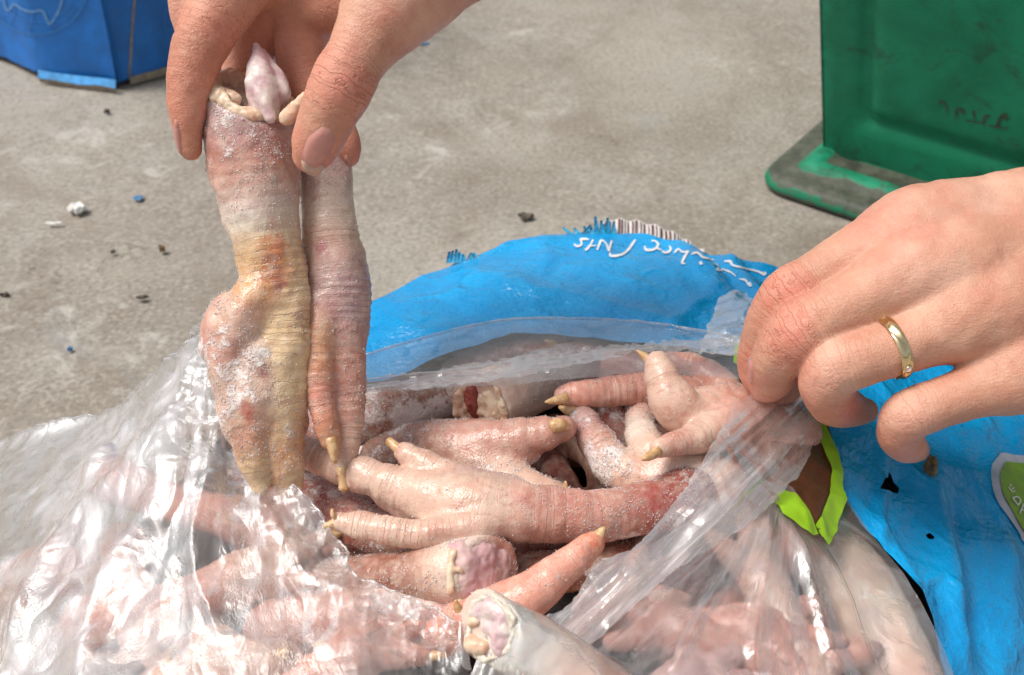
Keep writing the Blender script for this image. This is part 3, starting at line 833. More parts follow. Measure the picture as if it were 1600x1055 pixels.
for _nm, _mat, _chs, _d in (('bone_end', 'cartilage', [Chain([(400, 71, .393, 4), (404, 90, .392, 12), (406, 118, .390, 23), (412, 150, .389, 27), (414, 172, .389, 22)], k=2), Chain([(410, 86, .395, 8), (430, 118, .393, 14), (441, 146, .391, 14)], k=1.6), Chain([(394, 128, .386, 12), (414, 158, .3850, 13), (422, 184, .385, 9)], k=1)], ((5, .3), (1.4, .10))),
                            ('tendon', 'fat', [Chain([(448, 184, .384, 13), (463, 168, .382, 11), (476, 152, .380, 9)], k=1.5)], ((2, .25),))):
    _v, _f, _a = build_body(_chs, .6, _d, seed=9); mesh_obj(_nm, _v - np.array(held_y.location), _f, M[_mat], held_y)
held_p = foot('slimmer pinkish chicken foot dangling behind the yellow one, two ragged claws pointing down',
    [Chain([(500, 175, .417, 44, LILAC, 0, .3), (508, 250, .416, 42, LILAC, .1, .3), (512, 320, .415, 41, WHITE, .3, .35), (518, 380, .415, 45, CREAM, .9, .2), (526, 440, .415, 52, LILAC, 1, .2), (528, 495, .415, 49, LILAC, 1, .2),
            (532, 560, .414, 39, PINK, 1, .25), (541, 620, .413, 30, PINK, 1, .35), (541, 690, .412, 22, CREAM, 1, .4), (535, 735, .411, 14, CREAM, 1, .4)], k=3, ring=.7, lam=3.0, dorsal=(.8, -.6, .2)),
     Chain([(503, 480, .409, 30, PINK, 0, .2), (497, 545, .405, 25, ORANGE, .7, .25), (500, 620, .404, 21, ROSE, .9, .3), (512, 675, .404, 18, ORANGE, 1, .3), (518, 692, .404, 13, ORANGE, 1, .3)], k=2.5, ring=.6, lam=2.6, dorsal=(-.5, -.8, .2))],
    claws=[[(516, 684, .402, 10), (521, 703, .402, 8.5), (523, 722, .402, 5)], [(535, 730, .409, 11), (537, 748, .409, 8.5), (538, 765, .409, 9)]],
    spots=[(pt(502, 385, .404), .0032, (.38, .06, .10), .9), (pt(480, 520, .40), .006, (.50, .16, .10), .6, (.7, 1, 2.5)), (pt(545, 455, .40), .010, (.46, .30, .32), .5)],
    group='pair of frozen chicken feet held up out of the bag', step=.8, disp=((7, 0.45), (2.4, 0.09)), seed=5, rime_n=1100)

# --- the heap
f_main = foot('large pale chicken foot lying across the middle of the opening, toes spread, reddish shank',
    [Chain([(1075, 775, .086, 48, DEEP, 0, .6), (1020, 792, .090, 43, RED, .2, .6), (940, 806, .095, 40, PINK, .5, .55), (860, 804, .098, 44, PINK, .6, .3), (790, 798, .100, 50, CREAM, .5, .15), (730, 792, .100, 55, CREAM, .3, .1), (665, 778, .100, 40, CREAM, .4, .1),
            (605, 756, .100, 30, CREAM, .8, .05), (548, 735, .100, 28, CREAM, 1, .05), (490, 711, .099, 26, CREAM, 1, .05), (440, 692, .096, 21, CREAM, 1, .05)], k=4, ring=.6, lam=3.0, dorsal=(0, -.6, .8), knob=.05),
     Chain([(1040, 784, .0905, 9, RED, .3, .5), (960, 792, .0965, 11, RED, .4, .5), (880, 788, .1015, 13, PINK, .5, .4), (815, 784, .1050, 14, PINK, .5, .2), (750, 778, .1068, 14, CREAM, .4, .1), (680, 766, .1052, 12, CREAM, .5, .1), (620, 754, .1035, 10, CREAM, .8, .05)], k=5, ring=.4, lam=2.8),
     Chain([(800, 815, .1020, 13, PINK, .4, .3), (740, 820, .1050, 13, CREAM, .4, .1), (670, 830, .1045, 11, CREAM, .6, .1)], k=5),
     Chain([(790, 775, .100, 34, LILAC, 0, .2), (735, 757, .103, 27, LILAC, .3, .1), (695, 740, .105, 23, CREAM, .6, .1), (656, 722, .106, 21, CREAM, 1, .05), (632, 707, .107, 16, CREAM, 1, .05)], k=2.5, ring=.65, lam=2.7, dorsal=(0, -.5, .8), knob=.06),
     Chain([(745, 828, .100, 34, CREAM, 0, .1), (685, 838, .100, 26, CREAM, .5, .05), (620, 831, .101, 23, CREAM, 1, .05), (560, 820, .101, 20, CREAM, 1, .05), (533, 815, .101, 15, CREAM, 1, .05)], k=4, ring=.65, lam=2.6, dorsal=(0, -.5, .8), knob=.06),
     Chain([(670, 800, .096, 16, PINK, 0, .5), (640, 800, .094, 15, PINK, 0, .5), (600, 785, .093, 10, PINK, 0, .5)], k=5)],
    claws=[[(634, 710, .107, 11), (618, 698, .108, 8), (607, 688, .109, 7)], [(536, 816, .101, 11), (520, 819, .101, 8), (506, 822, .101, 3)], [(527, 812, .103, 3), (520, 805, .105, 3.5), (519, 796, .106, 3)]],
    spots=[(pt(830, 785, .11), .007, (.52, .20, .16), .7), (pt(900, 780, .11), .006, (.55, .18, .14), .6), (pt(1040, 790, .10), .010, (.36, .05, .05), .8), (pt(690, 820, .11), .004, (.5, .2, .15), .7, (2.5, 1, 1)), (pt(1000, 770, .11), .006, (.5, .16, .12), .6)],
    seed=8, rime_n=1500)
f_stub = foot('sawn shank stub with pink cut face and yellow collar, below the large pale foot',
    [Chain([(520, 905, .078, 33, CREAM, .3, .7), (590, 903, .084, 37, BROWN, .3, .55), (650, 900, .089, 42, BROWN, .3, .6), (700, 895, .092, 51, CREAM, 0, .4), (735, 892, .094, 56, WHITE, 0, .4), (775, 890, .096, 54, PINK, 0, .5)], k=3, ring=.3, lam=2.8,
           cut=[(pt(752, 893, .097), np.array([.62, 0, 0]) - FWD * .75 + UPV * .05)])],
    spots=[(pt(700, 890, .11), .006, (.62, .50, .36), .8, (1, 2, 2))], seed=11, rime_n=1700)
cut_end(f_stub, pt(752, 893, .097), np.array([.62, 0, 0]) - FWD * .75 + UPV * .05, 55 * dep(752, 893, .097) / F_PX, None,
    [('bone_end', 'pink_bone', [[(-.42, .32, -.40, .58), (-.38, -.26, -.42, .60)], [(.15, .38, -.36, .58), (.20, -.34, -.38, .58)], [(.78, .22, -.40, .50), (.80, -.22, -.40, .48)]]),
     ('fat_lump', 'fat', [[(-.85, .55, -.18, .14), (-1.0, .1, -.14, .12), (-.92, -.45, -.18, .14)], [(-.62, -.78, -.2, .13), (-.25, -.95, -.24, .11)], [(-.82, .12, .03, .08), (-.72, .04, .06, .07)]])], seed=6)

f_pink = foot('salmon pink toe pointing up with amber claw, next to the sawn stub',
    [Chain([(690, 985, .078, 40, ROSE, 0, .2), (760, 965, .086, 44, ROSE, 0, .15), (820, 935, .093, 38, ROSE, .2, .15), (865, 900, .097, 31, ROSE, .5, .15), (900, 870, .100, 25, ROSE, .7, .1), (923, 850, .102, 20, (.66, .20, .10), .7, .05), (930, 843, .103, 14, (.66, .20, .10), .7, .05)], k=3, ring=.35, lam=2.4),
     Chain([(775, 985, .087, 34, PINK, 0, .1), (715, 960, .090, 16, ROSE, .3, .1)], k=4)],
    claws=[[(927, 846, .103, 12), (937, 834, .105, 9), (945, 824, .107, 3)], [(718, 958, .092, 8), (714, 946, .095, 6), (712, 938, .097, 2)]], seed=14, rime_n=250)
f_white = foot('bluish white shank with hollow cut end poking out at the lower rim of the film',
    [Chain([(930, 1110, .096, 76, CREAM, .2, .1), (872, 1052, .104, 64, WHITE, .3, .1), (828, 1018, .109, 55, (.66, .64, .60), .3, .05), (790, 992, .113, 52, (.68, .66, .60), .2, .05), (752, 970, .116, 50, WHITE, 0, .1)], k=3, ring=.4, lam=3.5, cut=[(pt(766, 982, .116), np.array([-.62, 0, 0]) - FWD * .70 + UPV * .12)])],
    carve=[(pt(757, 985, .1215), .0060, .002)], seed=17, rime_n=200)
cut_end(f_white, pt(766, 982, .116), np.array([-.62, 0, 0]) - FWD * .70 + UPV * .12, 52 * dep(766, 982, .116) / F_PX, ('skin_rim', .0010, .0002, 0),
    [('bone_end', 'cartilage', [[(-.45, .45, -.15, .34), (.0, .60, -.10, .36), (.45, .35, -.15, .36)], [(.45, -.10, -.18, .40), (.30, -.55, -.15, .32)], [(-.1, .05, -.35, .42), (-.3, -.2, -.4, .36)]]),
     ('tendon', 'fat', [[(-.78, -.35, -.05, .18), (-.55, -.52, .15, .25), (-.20, -.55, .05, .20)], [(-.7, .15, .0, .16), (-.5, .2, .08, .14)]])], seed=8)

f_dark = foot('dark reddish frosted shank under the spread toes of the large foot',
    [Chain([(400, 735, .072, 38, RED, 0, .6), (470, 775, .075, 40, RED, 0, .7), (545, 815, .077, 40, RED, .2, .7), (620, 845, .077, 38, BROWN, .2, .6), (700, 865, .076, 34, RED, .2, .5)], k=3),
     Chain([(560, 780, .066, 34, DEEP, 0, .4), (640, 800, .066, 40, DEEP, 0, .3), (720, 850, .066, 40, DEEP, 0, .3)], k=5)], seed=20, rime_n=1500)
f_backl = foot('brownish frosted shank behind the dangling pair, against the clear film',
    [Chain([(470, 690, .070, 38, RED, 0, .7), (545, 660, .077, 41, PINK, .2, .8), (620, 640, .082, 42, BROWN, .2, .9), (700, 618, .083, 38, BROWN, .2, .9), (770, 600, .080, 34, PINK, .2, .7)], k=3)], seed=23, rime_n=2600)
f_backstub = foot('cut shank end with dark red marrow, beneath the gathered film strip',
    [Chain([(735, 640, .094, 48, CREAM, 0, .3), (775, 622, .092, 50, WHITE, 0, .5), (830, 600, .086, 47, (.52, .46, .44), 0, .6), (900, 575, .078, 42, LILAC, 0, .5), (960, 560, .072, 40, LILAC, 0, .4)], k=3, cut=[(pt(752, 634, .094), np.array([-.42, 0, 0]) - FWD * .80 - UPV * .35)])],
    seed=26, rime_n=900)
cut_end(f_backstub, pt(752, 634, .094), np.array([-.42, 0, 0]) - FWD * .80 - UPV * .35, 48 * dep(752, 634, .094) / F_PX, ('fat', .0013, .0002, .0034),
    [('marrow', 'marrow', [[(-.40, .45, -.12, .28), (-.35, .0, -.12, .30), (-.25, -.35, -.1, .2)]]),
     ('bone_end', 'fat', [[(.25, .4, -.15, .26), (.45, -.1, -.12, .34), (.30, -.55, -.1, .26)]])], seed=10)

f_mid = foot('frosted foot with one blunt yellow nail pointing toward the upright toes',
    [Chain([(600, 720, .070, 40, BROWN, 0, .6), (660, 705, .078, 46, BROWN, 0, .7), (720, 698, .085, 44, PINK, 0, .6), (785, 690, .091, 35, PINK, .3, .4), (840, 680, .095, 28, PINK, .9, .2), (875, 671, .097, 22, PINK, .9, .1), (884, 669, .097, 17, PINK, .6, .1)], k=4, ring=.55, lam=2.9, knob=.07),
     Chain([(700, 712, .080, 44, BROWN, 0, .6), (770, 745, .082, 40, CREAM, 0, .6), (840, 775, .083, 34, CREAM, 0, .5), (910, 800, .080, 26, CREAM, 0, .5)], k=6),
     Chain([(800, 700, .088, 20, PINK, 0, .8), (830, 712, .088, 10, PINK, 0, .9)], k=4)],
    claws=[[(862, 667, .104, 12), (874, 664, .1045, 11), (888, 668, .102, 6)]],
    spots=[(pt(730, 735, .10), .003, (.4, .1, .08), .8, (2.5, 1, 1))], seed=29, rime_n=2200)
f_right = foot('mottled foot with two raised toes in the dark gap, frost on its knuckles',
    [Chain([(1110, 765, .082, 58, CREAM, 0, .2), (1060, 748, .085, 52, WHITE, 0, .15), (1010, 748, .086, 40, CREAM, .1, .3), (962, 730, .087, 33, CREAM, .3, .9), (935, 695, .090, 28, PINK, .7, .6), (914, 662, .092, 23, LILAC, .9, .6), (900, 645, .093, 17, (.50, .42, .28), .8, .5)], k=3, ring=.55, lam=2.9, knob=.07),
     Chain([(1045, 745, .087, 44, CREAM, 0, .2), (1018, 712, .090, 33, CREAM, .4, .2), (1002, 680, .091, 26, WHITE, .7, .2), (1000, 648, .090, 22, PINK, .8, .4), (996, 628, .088, 18, PINK, .8, .4)], k=2, ring=.55, lam=2.9, knob=.07)],
    claws=[[(896, 642, .095, 11), (884, 640, .096, 8), (874, 636, .097, 3)]],
    spots=[(pt(985, 770, .10), .005, (.28, .20, .20), .7)], seed=32, rime_n=1500)
f_up = foot('clean pink foot beside the hand, toes curled upward with slender claws',
    [Chain([(1240, 700, .082, 54, PINK, 0, .3), (1180, 660, .090, 50, PINK, 0, .6), (1125, 645, .096, 46, PINK, .1, .5), (1078, 650, .100, 38, CREAM, .2, .1), (1052, 628, .106, 37, CREAM, .3, .1), (1040, 604, .110, 28, CREAM, .5, .1), (1031, 580, .113, 25, CREAM, .5, .05), (1028, 568, .115, 21, CREAM, .3, .05)], k=2, ring=.55, lam=2.9, knob=.07),
     Chain([(1070, 618, .093, 30, PINK, 0, .1), (1010, 608, .096, 28, PINK, .6, .05), (950, 612, .098, 24, PINK, 1, .05), (900, 615, .100, 20, ROSE, 1, .05), (880, 617, .100, 15, PINK, .5, .05)], k=3, ring=.8, lam=3.2, dorsal=(0, -.9, .4)),
     Chain([(1150, 640, .092, 34, PINK, 0, .2), (1120, 600, .094, 28, PINK, .5, .1), (1085, 575, .096, 22, PINK, .7, .05), (1052, 563, .096, 16, PINK, .5, .05)], k=1.6, ring=.55, lam=2.9, knob=.07),
     Chain([(1140, 662, .099, 40, PINK, 0, .1), (1095, 682, .103, 27, CREAM, .5, .1), (1052, 694, .106, 20, PINK, .8, .05), (1030, 702, .107, 15, CREAM, .5, .05)], k=1.6, ring=.55, lam=2.9, knob=.07)],
    claws=[[(1022, 570, .1145, 9), (1010, 559, .116, 7), (995, 548, .118, 2)], [(884, 622, .103, 9), (868, 626, .104, 7), (852, 628, .105, 2)], [(1028, 705, .108, 9), (1016, 712, .109, 8), (1004, 718, .110, 3)]],
    seed=35, rime_n=700)
f_bit = foot('small curled brownish toe with amber claw in the dark gap behind the large shank',
    [Chain([(1000, 800, .075, 26, BROWN, .3, .3), (955, 790, .083, 24, BROWN, .5, .4), (920, 783, .086, 14, ORANGE, .5, .4), (895, 778, .088, 10, ORANGE, .3, .3)], k=3, ring=.3)],
    claws=[[(892, 778, .089, 8), (885, 766, .092, 6), (883, 752, .095, 2)]], seed=38, rime_n=500)
f_low = foot('short brownish shank piece wedged between the pink toe and the large foot',
    [Chain([(800, 905, .070, 36, BROWN, 0, .4), (860, 895, .078, 34, BROWN, .2, .5), (930, 885, .078, 34, BROWN, .2, .5), (1000, 880, .074, 34, RED, 0, .4)], k=3),
     Chain([(830, 860, .070, 30, DEEP, 0, .2), (870, 850, .072, 34, DEEP, 0, .3), (950, 860, .070, 30, DEEP, 0, .2)], k=3)], seed=41, rime_n=600)
# under the film, lower part of the picture
f_wedge = foot('frosted pink shank just under the film edge beside the sawn stub',
    [Chain([(430, 985, .070, 50, PINK, 0, .4), (540, 965, .078, 48, PINK, 0, .5), (630, 952, .081, 40, (.72, .52, .46), 0, .9), (705, 965, .082, 30, LILAC, 0, .4), (760, 1000, .078, 34, PINK, 0, .2)], k=4)], seed=44, rime_n=1200)
def splay(u, v, q, deg, s_=1.0, spread=.5, col=PINK, tip=CREAM, fr=.2, seed=0, shank=1.0):
    """a whole foot lying flat: shank, pad and three spread toes; deg is the way the toes point in the picture"""
    r = np.random.default_rng(seed); a = math.radians(deg)
    def P2(d, ang, side=0): return (u + s_ * (d * math.cos(ang) - side * math.sin(ang)), v + s_ * (d * math.sin(ang) + side * math.cos(ang)) * .85)
    ch = [Chain([(*P2(-250 * shank, a), q - .006, 44 * s_, col, .2, fr), (*P2(-150 * shank, a, 8), q - .003, 35 * s_, col, .3, fr), (*P2(-60, a, 4), q, 36 * s_, col, .3, fr), (*P2(0, a), q + .001, 46 * s_, tip, .2, fr), (*P2(26, a), q + .001, 36 * s_, tip, .2, fr)], k=4, ring=.5, lam=3.0, knob=.04)]
    cl = []
    for j, da in enumerate((-spread, 0.05, spread * 1.1)):
        b_ = a + da + r.normal(0, .06); cv = r.normal(0, 10); L = (120, 150, 115)[j]
        pz = [(*P2(10, b_), q, 33 * s_, tip, .3, fr), (*P2(L * .45, b_, cv * .4), q + .002, 25 * s_, tip, .8, fr), (*P2(L * .8, b_, cv), q + .002, 20 * s_, tip, 1, fr), (*P2(L, b_, cv * 1.2), q + .001, 14 * s_, tip, 1, fr)]
        ch.append(Chain(pz, k=2, ring=.6, lam=2.7, knob=.07))
        cl.append([(*P2(L + 4, b_, cv * 1.2), q + .002, 10 * s_), (*P2(L + 20, b_, cv * 1.2), q + .003, 7 * s_), (*P2(L + 34, b_, cv * 1.3), q + .002, 2 * s_)])
    return ch, cl
def lay(label, *args, **kw):
    ch, cl = splay(*args, **kw); return foot(label, ch, claws=cl if kw.get('seed', 0) in (47, 53, 73) else (), seed=kw.get('seed', 0), rime_n=0, step=1.0)
f_u1 = lay('orange-pink foot slanting under the creased film, shank toward the picture corner', 380, 905, .078, -18, 1.0, col=ROSE, tip=CREAM, seed=47)
f_u2 = foot('pale knobbly foot at the lower rim of the picture under film, two upright claws',
    [Chain([(230, 1110, .070, 50, PINK, 0, .2), (300, 1040, .080, 44, PINK, 0, .3), (335, 1012, .084, 38, CREAM, 0, .3)], k=4), Chain([(300, 1060, .078, 50, CREAM, 0, .2), (400, 1040, .080, 42, CREAM, 0, .2), (450, 1030, .082, 26, CREAM, 0, .2)], k=4), Chain([(250, 1090, .08, 40, ORANGE, 0, .2), (262, 1050, .084, 24, CREAM, 0, .2)], k=4)],
    claws=[[(262, 1046, .086, 13), (266, 1028, .089, 9), (270, 1012, .091, 3)], [(440, 1026, .087, 12), (447, 1012, .089, 8), (446, 1002, .091, 3)]], seed=50, rime_n=0)
f_u3 = lay('rosy foot between the frosted wedge and the lower rim, under streaked film', 560, 1020, .079, -28, .95, col=ROSE, tip=PINK, seed=53)
f_u4 = foot('long pale shank under clear film along the blue edge',
    [Chain([(1290, 850, .062, 44, CREAM, 0, .2), (1335, 905, .064, 54, (.74, .62, .50), 0, .2), (1375, 985, .062, 60, (.74, .60, .48), 0, .2), (1410, 1070, .056, 64, CREAM, 0, .2), (1440, 1150, .05, 60, CREAM, 0, .2)], k=4)], seed=56, rime_n=0)
f_u5 = lay('peach foot under clear film below the pale gathered band, toes pointing up', 1190, 905, .078, -112, .9, col=CREAM, tip=CREAM, seed=59)
f_u11 = lay('rosy foot under clear film beside the peach one, toes toward the blue edge', 1170, 985, .076, 8, .95, col=ROSE, tip=PINK, seed=60)
f_u12 = lay('pinkish foot under clear film, toes reaching toward the pink toe', 1060, 985, .078, 205, .9, col=PINK, tip=PINK, seed=61)
f_u6 = lay('pinkish foot at the lower rim beside the bluish white shank, under film', 1060, 1075, .076, -35, .95, col=PINK, tip=LILAC, seed=62)
f_u13 = lay('dusky foot under film at the lower rim, toes toward the long pale shank', 1240, 1050, .070, -15, .9, col=LILAC, tip=PINK, seed=63)
f_u14 = lay('mottled toes under the gathered band next to the pink toe', 975, 930, .080, -40, .8, col=PINK, tip=CREAM, seed=64)
f_u7 = lay('orange foot under film at the outer slope of the heap', 60, 905, .050, -25, 1.1, col=ORANGE, tip=PINK, seed=65)
f_u8 = lay('pale pink foot low under film near the corner of the picture', 90, 1030, .060, -40, 1.1, col=PINK, tip=CREAM, seed=68)
f_u9 = lay('dull pink foot under the creased film below the dangling pair', 390, 815, .076, 20, .9, col=ROSE, tip=PINK, seed=71)
f_u15 = lay('pale foot under the white creases, toes toward the lower rim', 215, 950, .072, 78, .85, col=PINK, tip=CREAM, seed=72, shank=.55)
f_u16 = lay('flesh pink foot under film in front of the sawn stub', 610, 975, .078, 190, .85, col=CREAM, tip=PINK, seed=73)
f_u10 = foot('dark mottled toes under the clear strip at the back of the opening',
    [Chain([(720, 590, .070, 34, LILAC, 0, .3), (800, 560, .076, 30, DEEP, 0, .3), (870, 545, .080, 22, PINK, 0, .2)], k=3), Chain([(900, 590, .07, 40, LILAC, 0, .3), (960, 570, .078, 34, PINK, 0, .3), (1010, 580, .08, 30, LILAC, 0, .3)], k=3)],
    claws=[[(868, 542, .084, 9), (860, 536, .086, 7), (852, 532, .088, 2)]], seed=74, rime_n=300)
# deeper layer of the heap: copies of three feet, glimpsed through the gaps
def copy_tree(o, loc, rot, label, group):
    c = o.copy(); COL.objects.link(c); c.location = loc; c.rotation_euler = rot
    c['label'] = label; c['group'] = group
    for ch in list(o.children):
        if ch.name.startswith('frost'): continue
        d = ch.copy(); COL.objects.link(d); d.parent = c
    return c
DEEPG = 'chicken feet deeper in the bag'
deep = [(f_backl, 640, 700, .034, 0.4), (f_dark, 760, 640, .034, 2.0), (f_dark, 1000, 690, .050, -0.6), (f_low, 900, 730, .056, 1.9), (f_u9, 930, 700, .052, 0.3),
        (f_dark, 900, 860, .030, 0.2), (f_u1, 700, 830, .04, 1.4), (f_u3, 560, 860, .045, -0.5), (f_backl, 1080, 850, .045, 0.9), (f_u1, 420, 830, .04, 0.8), (f_u9, 1190, 900, .045, 1.2), (f_u3, 1260, 980, .035, 0.3), (f_wedge, 300, 960, .035, 0.5)]
for k, (src, u, v, z, a) in enumerate(deep):
    copy_tree(src, Vector(pt(u, v, z)), (0.1 * math.sin(k), 0.1 * math.cos(k * 2), a), 'shadowed chicken foot deep in the gaps of the heap', DEEPG)

# ------------------------------------------------------------------ hands
SK, SKR, SKP, SKD = (.60, .315, .215), (.63, .270, .185), (.66, .37, .27), (.50, .215, .14)
def hand(label, chains, nails=(), seed=0, spots=()):
    V, Fc, at = build_body(chains, 1.0, ((9, 0.35), (3.0, 0.10)), spots, seed=seed)
    org = V.mean(0)
    o = mesh_obj('hand', V, Fc, M['hand'], None, org, attrs=at)
    tag(o, label, 'hand')
    bv = bvh_of(o)
    for (poly, tip, ed) in nails:
        n1 = decal('fingernail', bv, smooth_poly(poly), 3.0, M['nail'], o, 0.0008, ed, -0.0004, origin=org)
        n1.location = (0, 0, 0)
        if tip:
            n2 = decal('nail_edge', bv, smooth_poly(tip), 2.5, M['nail_tip'], n1, 0.0013, 4, 0.0002, origin=org); n2.location = (0, 0, 0)
    return o, bv
HL, HLB = hand('hand reaching down from the top, pinching the yellow foot between thumb and fingers',
    [Chain([(484, 243, .381, 28, SKR, 0), (497, 218, .378, 40, SKR, .15), (513, 178, .374, 45, SK, .3), (533, 133, .371, 51, SKR, 1.1), (555, 92, .372, 49, SK, .5), (582, 50, .375, 58, SK, .3), (622, -5, .379, 80, SKP, .2), (700, -85, .386, 95, SK, .1), (800, -160, .395, 110, SK, 0)], k=5, ring=.12, lam=3.3, dorsal=(.5, -.8, .2)),
     Chain([(297, 232, .392, 18, SKD, 0), (294, 200, .390, 23, SKR, .1), (294, 165, .388, 31, SKR, .3), (298, 125, .386, 36, SKR, .7), (309, 82, .386, 42, SKD, .4), (328, 40, .387, 47, SKR, .9), (352, 0, .389, 52, SK, .4), (400, -70, .394, 60, SK, 0), (500, -140, .40, 80, SK, 0)], k=2.5, ring=.10, lam=3.2, dorsal=(-.6, -.7, .3)),
     Chain([(289, 45, .392, 16, SKP, .3), (288, 18, .391, 22, SKP, .6), (300, -20, .392, 30, SKP, .3), (380, -90, .398, 60, SK, 0)], k=1.5),
     Chain([(546, 243, .413, 17, SKR, 0), (538, 222, .412, 25, SKR, 0), (515, 180, .413, 31, SKR, .2), (486, 130, .414, 36, SKR, .2), (470, 85, .413, 40, SKR, .3), (478, 30, .411, 44, SKR, .3), (510, -40, .407, 52, SK, 0), (560, -120, .402, 70, SK, 0)], k=1.5, ring=.05, lam=3),
     Chain([(372, 150, .420, 22, SKR, 0), (380, 110, .418, 34, SKR, .1), (398, 60, .416, 40, SKR, .2), (424, 10, .413, 44, SKR, .3), (460, -50, .408, 54, SK, 0), (540, -120, .402, 70, SK, 0)], k=1.5),
     Chain([(430, -60, .404, 70, SK, 0), (520, -70, .402, 78, SK, 0), (620, -90, .398, 90, SK, 0), (760, -170, .40, 105, SK, 0)], k=10),
     Chain([(560, -10, .398, 52, SKD, 0), (510, 5, .404, 48, SKD, 0), (460, -10, .408, 44, SKD, 0)], k=4),
     Chain([(700, -130, .39, 110, SK, 0), (900, -260, .40, 115, SK, 0), (1150, -420, .42, 120, SK, 0)], k=10)],
    nails=[([(500, 196), (520, 201), (526, 216), (517, 243), (503, 264), (489, 267), (473, 256), (470, 238), (480, 212)], [(471, 249), (489, 260), (506, 257), (500, 270), (486, 273), (473, 263)], 14),
           ([(272, 186), (279, 190), (284, 212), (286, 240), (287, 251), (279, 240), (272, 218), (270, 198)], None, 5),
           ([(538, 240), (545, 243), (549, 252), (548, 260), (541, 256), (536, 247)], None, 4)],
    seed=3, spots=[(pt(612, 20, .36), .0035, (.62, .22, .18), .6), (pt(500, 240, .37), .007, (.70, .27, .22), .5), (pt(300, 225, .38), .007, (.70, .36, .16), .6), (pt(540, 132, .36), .009, (.62, .22, .16), .6), (pt(300, 110, .37), .010, (.64, .23, .16), .6)])
HR, HRB = hand('hand wearing the ring, gripping the edge of the torn clear film',
    [Chain([(1192, 606, .437, 24, SKR, 0), (1186, 580, .433, 32, SKR, .1), (1190, 545, .426, 36, SKR, .7), (1206, 505, .418, 41, SK, .3), (1233, 462, .411, 44, SKR, 1.0), (1272, 438, .411, 43, SK, .5), (1330, 406, .411, 49, SK, .1), (1415, 362, .410, 60, SKP, .15), (1470, 355, .412, 64, SKP, .1)], k=2, ring=.10, lam=3.0, dorsal=(-.3, -.4, .85)),
     Chain([(1197, 602, .425, 28, SKR, 0), (1205, 588, .418, 37, SKR, .5), (1216, 560, .408, 42, SK, .3), (1244, 524, .400, 48, SKR, 1.0), (1285, 498, .397, 46, SK, .4), (1345, 468, .397, 50, SK, .1), (1420, 430, .398, 58, SKP, .15), (1500, 410, .402, 64, SK, .1)], k=2, ring=.12, lam=3.2, dorsal=(-.4, -.4, .8)),
     Chain([(1352, 642, .424, 20, SKD, 0), (1334, 640, .418, 27, SKD, 0), (1304, 628, .406, 39, SKR, .2), (1292, 602, .398, 43, SKR, .5), (1306, 574, .393, 46, SKP, .45), (1345, 560, .391, 46, SK, .3), (1395, 544, .391, 45, SK, .1), (1450, 522, .392, 50, SK, .1), (1510, 495, .394, 60, SK, .1), (1580, 470, .398, 64, SK, .1)], k=2, ring=.08, lam=3.2, dorsal=(-.4, -.5, .7)),
     Chain([(1432, 702, .414, 20, SKD, 0), (1415, 694, .406, 30, SKR, 0), (1405, 675, .398, 36, SKR, .3), (1422, 648, .391, 40, SKP, .5), (1470, 630, .390, 39, SK, .2), (1530, 610, .391, 43, SK, .1), (1600, 580, .394, 56, SK, .1), (1680, 545, .398, 62, SK, 0)], k=2, ring=.08, lam=3.0, dorsal=(-.3, -.5, .7)),
     Chain([(1430, 366, .412, 60, SKP, .1), (1520, 345, .415, 66, SKP, .15), (1620, 335, .418, 76, SK, .1), (1760, 330, .424, 84, SK, 0)], k=10),
     Chain([(1430, 428, .400, 56, SKP, .1), (1520, 420, .404, 66, SK, .15), (1640, 410, .410, 76, SK, .1), (1780, 400, .418, 84, SK, 0)], k=12),
     Chain([(1510, 496, .396, 56, SK, .1), (1590, 480, .400, 64, SK, .15), (1680, 460, .406, 74, SK, 0), (1800, 440, .414, 84, SK, 0)], k=12),
     Chain([(1590, 580, .395, 50, SK, .1), (1650, 550, .400, 62, SK, .1), (1730, 510, .408, 74, SK, 0), (1830, 470, .416, 84, SK, 0)], k=12),
     Chain([(1545, 548, .398, 36, SKD, 0), (1600, 540, .40, 50, SK, 0), (1680, 520, .404, 60, SK, 0)], k=8),
     Chain([(1400, 400, .414, 46, SK, 0), (1480, 400, .412, 56, SK, 0), (1560, 390, .414, 64, SK, 0)], k=10),
     Chain([(1760, 400, .42, 90, SK, 0), (1900, 380, .43, 92, SK, 0), (2150, 350, .45, 100, SK, 0)], k=12),
     Chain([(1215, 608, .446, 26, SKR, 0), (1270, 585, .444, 34, SKR, 0), (1360, 540, .440, 40, SK, 0), (1480, 510, .434, 50, SK, 0), (1620, 480, .426, 66, SK, 0)], k=4)],
    nails=[([(1168, 560), (1173, 556), (1178, 572), (1177, 596), (1171, 598), (1167, 580)], None, 4)], seed=6,
    spots=[(pt(1240, 515, .39), .008, (.64, .22, .155), .75), (pt(1228, 455, .40), .008, (.64, .22, .155), .75), (pt(1310, 572, .38), .007, (.70, .36, .26), .6), (pt(1420, 650, .38), .007, (.68, .34, .25), .5), (pt(1400, 345, .39), .012, (.66, .27, .19), .5), (pt(1330, 640, .40), .007, (.60, .20, .14), .6), (pt(1190, 590, .41), .008, (.62, .21, .15), .6)])

